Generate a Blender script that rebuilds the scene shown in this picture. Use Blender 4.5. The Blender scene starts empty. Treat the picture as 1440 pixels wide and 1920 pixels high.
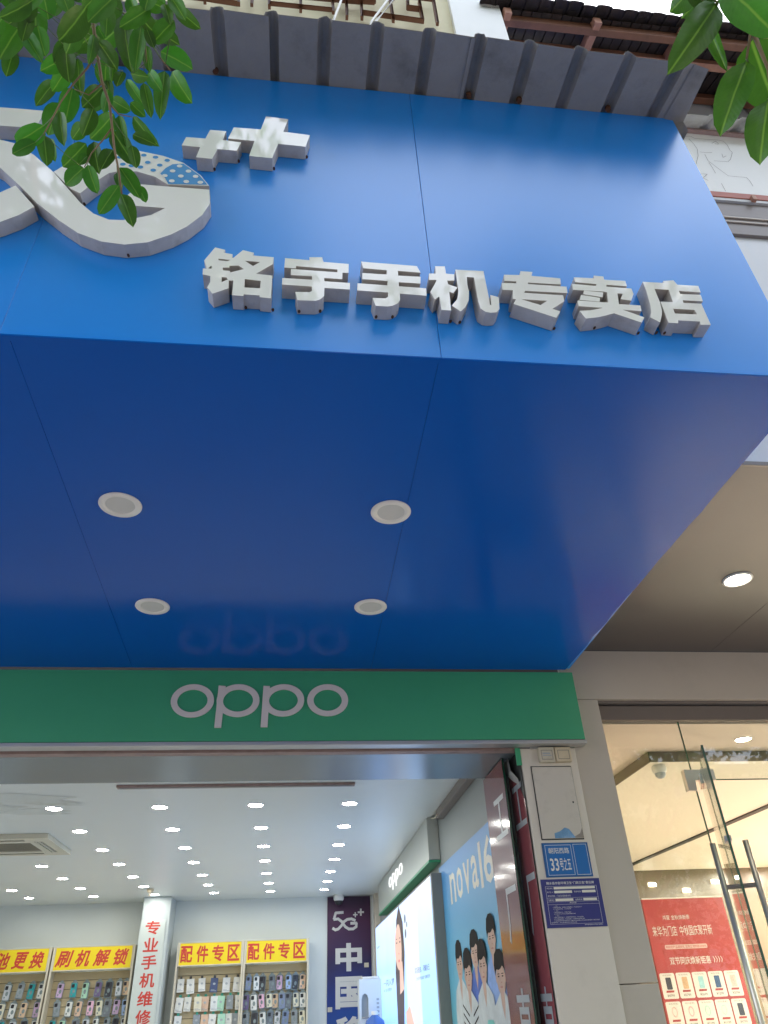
import bpy, bmesh, math, random
import numpy as np
from mathutils import Vector, Matrix
from mathutils.geometry import delaunay_2d_cdt
random.seed(11)
SC = bpy.context.scene
COL = SC.collection
RAD = math.radians

# ------------------------------------------------------------------ camera, sky, sun, exposure
CAM=[[0.993341, -0.029659, -0.11133], [-0.10835, -0.569002, -0.815167], [-0.03917, 0.821801, -0.568426]]
cd = bpy.data.cameras.new('camera')
cam = bpy.data.objects.new('camera', cd)
COL.objects.link(cam)
cd.sensor_fit = 'VERTICAL'
cd.sensor_height = 36.0
cd.lens = 25.166
cd.clip_start = 0.02
cd.clip_end = 500
m3 = Matrix(CAM)
m4 = m3.to_4x4()
m4.translation = Vector((0, 0, 1.6))
cam.matrix_world = m4
SC.camera = cam

SUN_EL, SUN_AZ = 58.0, 12.0            # the sun stands behind the houses (+Y), so the front is in open shade
w = bpy.data.worlds.new('World')
SC.world = w
w.use_nodes = True
nt = w.node_tree
nt.nodes.clear()
out = nt.nodes.new('ShaderNodeOutputWorld')
bg = nt.nodes.new('ShaderNodeBackground')
sky = nt.nodes.new('ShaderNodeTexSky')
sky.sky_type = 'NISHITA'
sky.sun_disc = False
sky.sun_elevation = RAD(SUN_EL)
sky.sun_rotation = RAD(SUN_AZ)
sky.dust_density = 4.0
sky.air_density = 1.0
bg.inputs['Strength'].default_value = 0.15
hz = nt.nodes.new('ShaderNodeMix')
hz.data_type = 'RGBA'
hz.inputs['Factor'].default_value = 0.5
hz.inputs[7].default_value = (10.4, 11.1, 12.3, 1)   # thin bright summer cloud over the whole sky
nt.links.new(sky.outputs[0], hz.inputs[6])
nt.links.new(hz.outputs[2], bg.inputs['Color'])
nt.links.new(bg.outputs[0], out.inputs[0])

sl = bpy.data.lights.new('sun', 'SUN')
sl.energy = 3.0
sl.angle = RAD(0.5)
sl.color = (1.0, 0.95, 0.87)
so = bpy.data.objects.new('sun', sl)
COL.objects.link(so)
sd = Vector((math.sin(RAD(SUN_AZ)) * math.cos(RAD(SUN_EL)), math.cos(RAD(SUN_AZ)) * math.cos(RAD(SUN_EL)), math.sin(RAD(SUN_EL))))
so.rotation_euler = sd.to_track_quat('Z', 'Y').to_euler()
so.location = (0, 30, 40)

SC.view_settings.view_transform = 'Standard'
SC.view_settings.look = 'None'
SC.view_settings.exposure = 1.42
SC.view_settings.gamma = 1.0
SC.view_settings.use_curve_mapping = False
SC.render.engine = 'CYCLES'
SC.cycles.use_denoising = True
SC.cycles.max_bounces = 8
SC.cycles.transparent_max_bounces = 12
SC.cycles.caustics_reflective = False
SC.cycles.caustics_refractive = False
SC.cycles.sample_clamp_indirect = 8.0

# ------------------------------------------------------------------ materials
MATS = {}
def srgb(r, g, b):
    f = lambda c: (c / 255 / 12.92) if c / 255 <= .04045 else ((c / 255 + .055) / 1.055) ** 2.4
    return (f(r), f(g), f(b))

def mat(name, col, rough=.5, metal=0, var=.08, scale=6, bump=0, bscale=40, spec=.5, coat=0, rvar=0.0, stain=None, stain_scale=3, stain_amt=.5, aniso_z=1.0, trans=0, alpha=1):
    """principled surface: base colour broken up by two noises, optional stains, bump and uneven gloss"""
    if name in MATS:
        return MATS[name]
    m = bpy.data.materials.new(name)
    m.use_nodes = True
    n = m.node_tree.nodes
    L = m.node_tree.links
    p = n['Principled BSDF']
    tc = n.new('ShaderNodeTexCoord')
    mp = n.new('ShaderNodeMapping')
    mp.inputs['Scale'].default_value = (1, 1, aniso_z)
    L.new(tc.outputs['Object'], mp.inputs[0])
    no = n.new('ShaderNodeTexNoise')
    no.inputs['Scale'].default_value = scale
    no.inputs['Detail'].default_value = 5
    no.inputs['Roughness'].default_value = .65
    L.new(mp.outputs[0], no.inputs['Vector'])
    ra = n.new('ShaderNodeMapRange')
    ra.inputs['From Min'].default_value = .2
    ra.inputs['From Max'].default_value = .8
    ra.inputs['To Min'].default_value = 1 - var
    ra.inputs['To Max'].default_value = 1 + var
    L.new(no.outputs['Fac'], ra.inputs['Value'])
    mx = n.new('ShaderNodeVectorMath')
    mx.operation = 'SCALE'
    mx.inputs[0].default_value = col
    L.new(ra.outputs[0], mx.inputs['Scale'])
    src = mx.outputs[0]
    if stain:
        n2 = n.new('ShaderNodeTexNoise')
        n2.inputs['Scale'].default_value = stain_scale
        n2.inputs['Detail'].default_value = 10
        n2.inputs['Roughness'].default_value = .7
        L.new(mp.outputs[0], n2.inputs['Vector'])
        r2 = n.new('ShaderNodeMapRange')
        r2.inputs['From Min'].default_value = .52
        r2.inputs['From Max'].default_value = .75
        r2.inputs['To Max'].default_value = stain_amt
        L.new(n2.outputs['Fac'], r2.inputs['Value'])
        mm = n.new('ShaderNodeMix')
        mm.data_type = 'RGBA'
        mm.inputs[7].default_value = (*stain, 1)
        L.new(r2.outputs[0], mm.inputs['Factor'])
        L.new(src, mm.inputs[6])
        src = mm.outputs[2]
    L.new(src, p.inputs['Base Color'])
    p.inputs['Roughness'].default_value = rough
    if rvar:
        r3 = n.new('ShaderNodeMapRange')
        r3.inputs['From Min'].default_value = .2
        r3.inputs['From Max'].default_value = .8
        r3.inputs['To Min'].default_value = max(.02, rough - rvar)
        r3.inputs['To Max'].default_value = rough + rvar
        L.new(no.outputs['Fac'], r3.inputs['Value'])
        L.new(r3.outputs[0], p.inputs['Roughness'])
    p.inputs['Metallic'].default_value = metal
    p.inputs['Specular IOR Level'].default_value = spec
    p.inputs['Coat Weight'].default_value = coat
    p.inputs['Coat Roughness'].default_value = .04
    if trans:
        p.inputs['Transmission Weight'].default_value = trans
    if bump:
        nb = n.new('ShaderNodeTexNoise')
        nb.inputs['Scale'].default_value = bscale
        nb.inputs['Detail'].default_value = 5
        L.new(mp.outputs[0], nb.inputs['Vector'])
        bu = n.new('ShaderNodeBump')
        bu.inputs['Strength'].default_value = bump
        bu.inputs['Distance'].default_value = .01
        L.new(nb.outputs['Fac'], bu.inputs['Height'])
        L.new(bu.outputs[0], p.inputs['Normal'])
    MATS[name] = m
    return m

def emit(name, col, strength):
    if name in MATS:
        return MATS[name]
    m = bpy.data.materials.new(name)
    m.use_nodes = True
    p = m.node_tree.nodes['Principled BSDF']
    p.inputs['Base Color'].default_value = (*[c * .8 for c in col], 1)
    p.inputs['Emission Color'].default_value = (*col, 1)
    p.inputs['Emission Strength'].default_value = strength
    p.inputs['Roughness'].default_value = .35
    MATS[name] = m
    return m

def glass(name, tint=(.93, .97, .95), ior=1.52):
    m = bpy.data.materials.new(name)
    m.use_nodes = True
    n = m.node_tree.nodes
    L = m.node_tree.links
    n.clear()
    o = n.new('ShaderNodeOutputMaterial')
    t = n.new('ShaderNodeBsdfTransparent')
    t.inputs[0].default_value = (*tint, 1)
    g = n.new('ShaderNodeBsdfGlossy')
    g.inputs['Roughness'].default_value = 0.0
    f = n.new('ShaderNodeFresnel')
    ge = n.new('ShaderNodeNewGeometry')          # the far side of a pane reflects like the near side
    pw = n.new('ShaderNodeMath'); pw.operation = 'MULTIPLY_ADD'
    pw.inputs[1].default_value = -2; pw.inputs[2].default_value = 1
    L.new(ge.outputs['Backfacing'], pw.inputs[0])
    po = n.new('ShaderNodeMath'); po.operation = 'POWER'; po.inputs[0].default_value = ior
    L.new(pw.outputs[0], po.inputs[1])
    L.new(po.outputs[0], f.inputs['IOR'])
    mx = n.new('ShaderNodeMixShader')
    L.new(f.outputs[0], mx.inputs[0])
    L.new(t.outputs[0], mx.inputs[1])
    L.new(g.outputs[0], mx.inputs[2])
    L.new(mx.outputs[0], o.inputs[0])
    MATS[name] = m
    return m

def gradient_mat(name, stops, rough=.3, axis=2, lo=0, hi=1, noise=.0, nscale=1.5, emission=0):
    """flat print whose ink colour runs along one object axis"""
    m = bpy.data.materials.new(name)
    m.use_nodes = True
    n = m.node_tree.nodes
    L = m.node_tree.links
    p = n['Principled BSDF']
    tc = n.new('ShaderNodeTexCoord')
    sx = n.new('ShaderNodeSeparateXYZ')
    L.new(tc.outputs['Object'], sx.inputs[0])
    mr = n.new('ShaderNodeMapRange')
    mr.inputs['From Min'].default_value = lo
    mr.inputs['From Max'].default_value = hi
    L.new(sx.outputs[axis], mr.inputs['Value'])
    val = mr.outputs[0]
    if noise:
        no = n.new('ShaderNodeTexNoise')
        no.inputs['Scale'].default_value = nscale
        no.inputs['Detail'].default_value = 3
        L.new(tc.outputs['Object'], no.inputs['Vector'])
        ma = n.new('ShaderNodeMath')
        ma.operation = 'MULTIPLY_ADD'
        ma.inputs[1].default_value = noise
        L.new(no.outputs['Fac'], ma.inputs[0])
        L.new(val, ma.inputs[2])
        m2 = n.new('ShaderNodeMath')
        m2.operation = 'SUBTRACT'
        m2.inputs[1].default_value = noise / 2
        L.new(ma.outputs[0], m2.inputs[0])
        val = m2.outputs[0]
    cr = n.new('ShaderNodeValToRGB')
    e = cr.color_ramp.elements
    while len(e) < len(stops):
        e.new(.5)
    for k, (pos, c) in enumerate(stops):
        e[k].position = pos
        e[k].color = (*c, 1)
    L.new(val, cr.inputs[0])
    L.new(cr.outputs[0], p.inputs['Base Color'])
    p.inputs['Roughness'].default_value = rough
    if emission:
        L.new(cr.outputs[0], p.inputs['Emission Color'])
        p.inputs['Emission Strength'].default_value = emission
    MATS[name] = m
    return m

def leaf_material(name, base, rib):
    m = bpy.data.materials.new(name)
    m.use_nodes = True
    n = m.node_tree.nodes
    L = m.node_tree.links
    p = n['Principled BSDF']
    o = n['Material Output']
    tc = n.new('ShaderNodeTexCoord')
    sx = n.new('ShaderNodeSeparateXYZ')
    L.new(tc.outputs['Object'], sx.inputs[0])
    ab = n.new('ShaderNodeMath'); ab.operation = 'ABSOLUTE'
    L.new(sx.outputs[0], ab.inputs[0])
    # side veins: wave of (y - |x|) gives fine slanting lines
    sv = n.new('ShaderNodeMath'); sv.operation = 'MULTIPLY_ADD'
    sv.inputs[1].default_value = -.45
    L.new(ab.outputs[0], sv.inputs[0]); L.new(sx.outputs[1], sv.inputs[2])
    si = n.new('ShaderNodeMath'); si.operation = 'SINE'
    ml = n.new('ShaderNodeMath'); ml.operation = 'MULTIPLY'; ml.inputs[1].default_value = 95
    L.new(sv.outputs[0], ml.inputs[0]); L.new(ml.outputs[0], si.inputs[0])
    rb = n.new('ShaderNodeMapRange')
    rb.inputs['From Min'].default_value = .012; rb.inputs['From Max'].default_value = .04
    rb.inputs['To Min'].default_value = 1; rb.inputs['To Max'].default_value = 0
    L.new(ab.outputs[0], rb.inputs['Value'])
    oi = n.new('ShaderNodeObjectInfo')
    hs = n.new('ShaderNodeHueSaturation')
    hs.inputs['Color'].default_value = (*base, 1)
    r1 = n.new('ShaderNodeMapRange'); r1.inputs['To Min'].default_value = .485; r1.inputs['To Max'].default_value = .515
    r2 = n.new('ShaderNodeMapRange'); r2.inputs['To Min'].default_value = .7; r2.inputs['To Max'].default_value = 1.35
    L.new(oi.outputs['Random'], r1.inputs['Value']); L.new(oi.outputs['Random'], r2.inputs['Value'])
    L.new(r1.outputs[0], hs.inputs['Hue']); L.new(r2.outputs[0], hs.inputs['Value'])
    no = n.new('ShaderNodeTexNoise'); no.inputs['Scale'].default_value = 6; no.inputs['Detail'].default_value = 4
    L.new(tc.outputs['Object'], no.inputs['Vector'])
    v1 = n.new('ShaderNodeMapRange'); v1.inputs['To Min'].default_value = .8; v1.inputs['To Max'].default_value = 1.2
    L.new(no.outputs['Fac'], v1.inputs['Value'])
    v2 = n.new('ShaderNodeMath'); v2.operation = 'MULTIPLY_ADD'; v2.inputs[1].default_value = .018
    L.new(si.outputs[0], v2.inputs[0]); L.new(v1.outputs[0], v2.inputs[2])
    vs = n.new('ShaderNodeVectorMath'); vs.operation = 'SCALE'
    L.new(hs.outputs[0], vs.inputs[0]); L.new(v2.outputs[0], vs.inputs['Scale'])
    mx = n.new('ShaderNodeMix'); mx.data_type = 'RGBA'
    mx.inputs[7].default_value = (*rib, 1)
    rs = n.new('ShaderNodeMath'); rs.operation = 'MULTIPLY'; rs.inputs[1].default_value = .75
    L.new(rb.outputs[0], rs.inputs[0]); L.new(rs.outputs[0], mx.inputs['Factor'])
    L.new(vs.outputs[0], mx.inputs[6])
    L.new(mx.outputs[2], p.inputs['Base Color'])
    p.inputs['Roughness'].default_value = .32
    p.inputs['Specular IOR Level'].default_value = .45
    bu = n.new('ShaderNodeBump'); bu.inputs['Strength'].default_value = .05; bu.inputs['Distance'].default_value = .02
    L.new(si.outputs[0], bu.inputs['Height']); L.new(bu.outputs[0], p.inputs['Normal'])
    tr = n.new('ShaderNodeBsdfTranslucent')
    br = n.new('ShaderNodeVectorMath'); br.operation = 'MULTIPLY'; br.inputs[1].default_value = (1.7, 1.9, .8)
    L.new(mx.outputs[2], br.inputs[0]); L.new(br.outputs[0], tr.inputs[0])
    ms = n.new('ShaderNodeMixShader'); ms.inputs[0].default_value = .38
    L.new(p.outputs[0], ms.inputs[1]); L.new(tr.outputs[0], ms.inputs[2])
    L.new(ms.outputs[0], o.inputs[0])
    MATS[name] = m
    return m

# ------------------------------------------------------------------ object helpers
W = {}                                   # world position of every thing / part (parents are only translated)
def thing(name, label, cat, loc=(0, 0, 0), group=None):
    o = bpy.data.objects.new(name, None)
    COL.objects.link(o)
    o.empty_display_size = .1
    o.location = loc
    W[o] = Vector(loc)
    o['label'] = label
    o['category'] = cat
    if group:
        o['group'] = group
    return o

def tag(o, label, cat, group=None):
    o['label'] = label
    o['category'] = cat
    if group:
        o['group'] = group
    return o

def link(name, me, parent=None, at=(0, 0, 0)):
    """mesh given in world coordinates shifted by -at"""
    o = bpy.data.objects.new(name, me)
    COL.objects.link(o)
    at = Vector(at)
    if parent is not None:
        o.parent = parent
        o.location = at - W[parent]
    else:
        o.location = at
    W[o] = at
    return o

class MB:
    def __init__(s):
        s.v, s.f, s.mi = [], [], []
    def add(s, vs, fs, mi=0):
        b = len(s.v)
        s.v += [tuple(v) for v in vs]
        s.f += [tuple(b + i for i in f) for f in fs]
        s.mi += [mi] * len(fs)
        return s
    def box(s, x0, x1, y0, y1, z0, z1, mi=0):
        return s.add([(x0, y0, z0), (x1, y0, z0), (x1, y1, z0), (x0, y1, z0), (x0, y0, z1), (x1, y0, z1), (x1, y1, z1), (x0, y1, z1)],
                     [(3, 2, 1, 0), (4, 5, 6, 7), (0, 1, 5, 4), (1, 2, 6, 5), (2, 3, 7, 6), (3, 0, 4, 7)], mi)
    def quad(s, a, b, c, d, mi=0):
        return s.add([a, b, c, d], [(0, 1, 2, 3)], mi)
    def tube(s, pts, r, n=8, mi=0, caps=True):
        pts = [Vector(p) for p in pts]
        rings = []
        for i, p in enumerate(pts):
            t = (pts[min(i + 1, len(pts) - 1)] - pts[max(i - 1, 0)]).normalized()
            a = t.orthogonal().normalized()
            if abs(t.z) < .95:
                a = t.cross(Vector((0, 0, 1))).normalized()
            b = t.cross(a)
            rr = r[i] if isinstance(r, (list, tuple)) else r
            rings.append([p + a * rr * math.cos(2 * math.pi * k / n) + b * rr * math.sin(2 * math.pi * k / n) for k in range(n)])
        vs = [q for ring in rings for q in ring]
        fs = []
        for i in range(len(rings) - 1):
            for k in range(n):
                fs.append((i * n + k, i * n + (k + 1) % n, (i + 1) * n + (k + 1) % n, (i + 1) * n + k))
        if caps:
            fs.append(tuple(range(n - 1, -1, -1)))
            fs.append(tuple((len(rings) - 1) * n + k for k in range(n)))
        return s.add(vs, fs, mi)
    def lathe(s, prof, c, n=32, mi=0):
        """profile [(r, z)] turned about the vertical through c"""
        vs = [(c[0] + r * math.cos(2 * math.pi * k / n), c[1] + r * math.sin(2 * math.pi * k / n), c[2] + z) for r, z in prof for k in range(n)]
        fs = []
        for i in range(len(prof) - 1):
            for k in range(n):
                fs.append((i * n + k, i * n + (k + 1) % n, (i + 1) * n + (k + 1) % n, (i + 1) * n + k))
        return s.add(vs, fs, mi)
    def mesh(s, name, mats, at=(0, 0, 0), bevel=0, smooth=False):
        me = bpy.data.meshes.new(name)
        a = Vector(at)
        me.from_pydata([Vector(v) - a for v in s.v], [], s.f)
        for m in (mats if isinstance(mats, (list, tuple)) else [mats]):
            me.materials.append(m)
        me.polygons.foreach_set('material_index', s.mi)
        if bevel:
            bm = bmesh.new()
            bm.from_mesh(me)
            bmesh.ops.bevel(bm, geom=list(bm.edges), offset=bevel, segments=2, profile=.5, affect='EDGES', clamp_overlap=True)
            bm.to_mesh(me)
            bm.free()
        if smooth:
            me.polygons.foreach_set('use_smooth', [True] * len(me.polygons))
        me.update()
        return me
    def build(s, name, mats, parent=None, at=None, bevel=0, smooth=False, label=None):
        if at is None:
            at = W[parent] if parent is not None else (0, 0, 0)
        o = link(name, s.mesh(name, mats, at, bevel, smooth), parent, at)
        if label:
            o['label'] = label
        return o

def box(name, m, x0, x1, y0, y1, z0, z1, parent=None, bevel=0, label=None):
    at = None if parent is not None else ((x0 + x1) / 2, (y0 + y1) / 2, z0)
    return MB().box(x0, x1, y0, y1, z0, z1).build(name, m, parent, at, bevel, label=label)

# ---- 2-D shapes: union of polygons minus holes, triangulated; then laid on a plane and given depth
def area2(p):
    return sum(p[i][0] * p[(i + 1) % len(p)][1] - p[(i + 1) % len(p)][0] * p[i][1] for i in range(len(p)))
def shape(add, sub=()):
    vs, fs = [], []
    for p in list(add) + list(sub):
        p = list(p)
        if area2(p) < 0:
            p = p[::-1]
        fs.append(list(range(len(vs), len(vs) + len(p))))
        vs += [Vector((a[0], a[1])) for a in p]
    nadd = len(add)
    r = delaunay_2d_cdt(vs, [], fs, 1, 1e-6, True)
    tris = [f for f, o in zip(r[2], r[5]) if o and not any(i >= nadd for i in o)]
    return [tuple(v) for v in r[0]], [tuple(t) for t in tris]

def union_convex(polys):
    """union of many small convex pieces: cut all their edges into one triangulation, keep what any piece covers"""
    vs, es = [], []
    for p in polys:
        n0 = len(vs)
        vs += [Vector(a) for a in p]
        es += [(n0 + i, n0 + (i + 1) % len(p)) for i in range(len(p))]
    r = delaunay_2d_cdt(vs, es, [], 0, 1e-5, False)
    V = np.array([tuple(v) for v in r[0]])
    T = np.array([tuple(t) for t in r[2]])
    c = V[T].mean(axis=1)
    keep = np.zeros(len(T), bool)
    for p in polys:
        q = np.array(p)
        if area2(p) < 0:
            q = q[::-1]
        ins = np.ones(len(T), bool)
        for i in range(len(q)):
            a, b = q[i], q[(i + 1) % len(q)]
            ins &= ((b[0] - a[0]) * (c[:, 1] - a[1]) - (b[1] - a[1]) * (c[:, 0] - a[0])) > -1e-9
        keep |= ins
    return [tuple(v) for v in V], [tuple(int(i) for i in t) for t in T[keep]]

GLY = {}
def text2d(s, bold=0.0):
    key = (s, bold)
    if key in GLY:
        return GLY[key]
    c = bpy.data.curves.new('t', 'FONT')
    c.body = s
    c.size = 1
    c.resolution_u = 2
    o = bpy.data.objects.new('t', c)
    COL.objects.link(o)
    bpy.context.view_layer.update()
    dg = bpy.context.evaluated_depsgraph_get()
    me = bpy.data.meshes.new_from_object(o.evaluated_get(dg))
    bpy.data.objects.remove(o)
    bpy.data.curves.remove(c)
    bm = bmesh.new()
    bm.from_mesh(me)
    bpy.data.meshes.remove(me)
    bmesh.ops.remove_doubles(bm, verts=bm.verts, dist=1e-5)
    bmesh.ops.triangulate(bm, faces=bm.faces[:])
    bm.verts.ensure_lookup_table()
    bm.verts.index_update()
    if bold:
        add = [[(v.co.x, v.co.y) for v in f.verts] for f in bm.faces if f.calc_area() > 1e-9]
        for e in bm.edges:
            if len(e.link_faces) == 1:
                a, b = e.verts[0].co.to_2d(), e.verts[1].co.to_2d()
                if (b - a).length < 1e-5:
                    continue
                t = (b - a).normalized() * bold
                nn = Vector((-t.y, t.x))
                add.append([tuple(a - t * .9 - nn), tuple(b + t * .9 - nn), tuple(b + t * .9 + nn), tuple(a - t * .9 + nn)])
        bm.free()
        res = union_convex(add)
    else:
        res = ([(v.co.x, v.co.y) for v in bm.verts], [tuple(v.index for v in f.verts) for f in bm.faces])
        bm.free()
    GLY[key] = res
    return res

def fit(sh, u0, u1, v0, v1, keep=False):
    xs = [v[0] for v in sh[0]]
    ys = [v[1] for v in sh[0]]
    if not xs:
        return sh
    sx = (u1 - u0) / max(1e-6, max(xs) - min(xs))
    sy = (v1 - v0) / max(1e-6, max(ys) - min(ys))
    return [(u0 + (x - min(xs)) * sx, v0 + (y - min(ys)) * sy) for x, y in sh[0]], sh[1]

def front(Y):            # a plane facing the street
    return lambda u, v, d: (u, Y - d, v)
def side(X):             # the wall on the right, facing left; u runs from the back of the shop to the street
    return lambda u, v, d: (X - d, -u, v)
def put(mb, sh, pl, d0, d1=None, mi=0, mi_side=None):
    """lay a 2-D shape on a plane at height d0; with d1 it is a solid from d0 (front) back to d1"""
    vs, ts = sh
    mb.add([pl(u, v, d0) for u, v in vs], ts, mi)
    if d1 is not None:
        cnt = {}
        for t in ts:
            for i in range(3):
                e = (t[i], t[(i + 1) % 3])
                k = tuple(sorted(e))
                cnt[k] = None if k in cnt else e
        qs = []
        vv = []
        for e in cnt.values():
            if e is None:
                continue
            a, b = vs[e[0]], vs[e[1]]
            n0 = len(vv)
            vv += [pl(*a, d0), pl(*b, d0), pl(*b, d1), pl(*a, d1)]
            qs.append((n0, n0 + 3, n0 + 2, n0 + 1))
        mb.add(vv, qs, mi if mi_side is None else mi_side)
    return mb
def rect(u0, u1, v0, v1):
    return [(u0, v0), (u1, v0), (u1, v1), (u0, v1)], [(0, 1, 2), (0, 2, 3)]
def frame2(u0, u1, v0, v1, t):
    return shape([[(u0, v0), (u1, v0), (u1, v1), (u0, v1)]], [[(u0 + t, v0 + t), (u1 - t, v0 + t), (u1 - t, v1 - t), (u0 + t, v1 - t)]])
def disc(u, v, ru, rv=None, n=20):
    rv = rv or ru
    return [(u, v)] + [(u + ru * math.cos(2 * math.pi * k / n), v + rv * math.sin(2 * math.pi * k / n)) for k in range(n)], [(0, 1 + k, 1 + (k + 1) % n) for k in range(n)]
def rrect(u0, u1, v0, v1, r, n=4):
    p = []
    for cx, cy, a in ((u1 - r, v1 - r, 0), (u0 + r, v1 - r, 90), (u0 + r, v0 + r, 180), (u1 - r, v0 + r, 270)):
        for k in range(n + 1):
            t = RAD(a + 90 * k / n)
            p.append((cx + r * math.cos(t), cy + r * math.sin(t)))
    return p, [(0, i, i + 1) for i in range(1, len(p) - 1)]
def txt(mb, s, pl, u0, u1, v0, v1, d, bold=0, mi=0, d1=None):
    return put(mb, fit(text2d(s, bold), u0, u1, v0, v1), pl, d, d1, mi)
def chars(parent, items, pl, d, m, bold=0, slant=0, name='character'):
    """each big character is a part of its own: items are (text, u0, u1, v0, v1)"""
    for ch, u0, u1, v0, v1 in items:
        s_ = fit(text2d(ch, bold), u0, u1, v0, v1)
        if slant:
            vm = (v0 + v1) / 2
            s_ = ([(u + (v - vm) * slant, v) for u, v in s_[0]], s_[1])
        put(MB(), s_, pl, d).build(name, m, parent, at=W[parent])
ORD = ['first', 'second', 'third', 'fourth', 'fifth', 'sixth', 'seventh', 'eighth', 'ninth', 'tenth', 'eleventh', 'twelfth']

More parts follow.
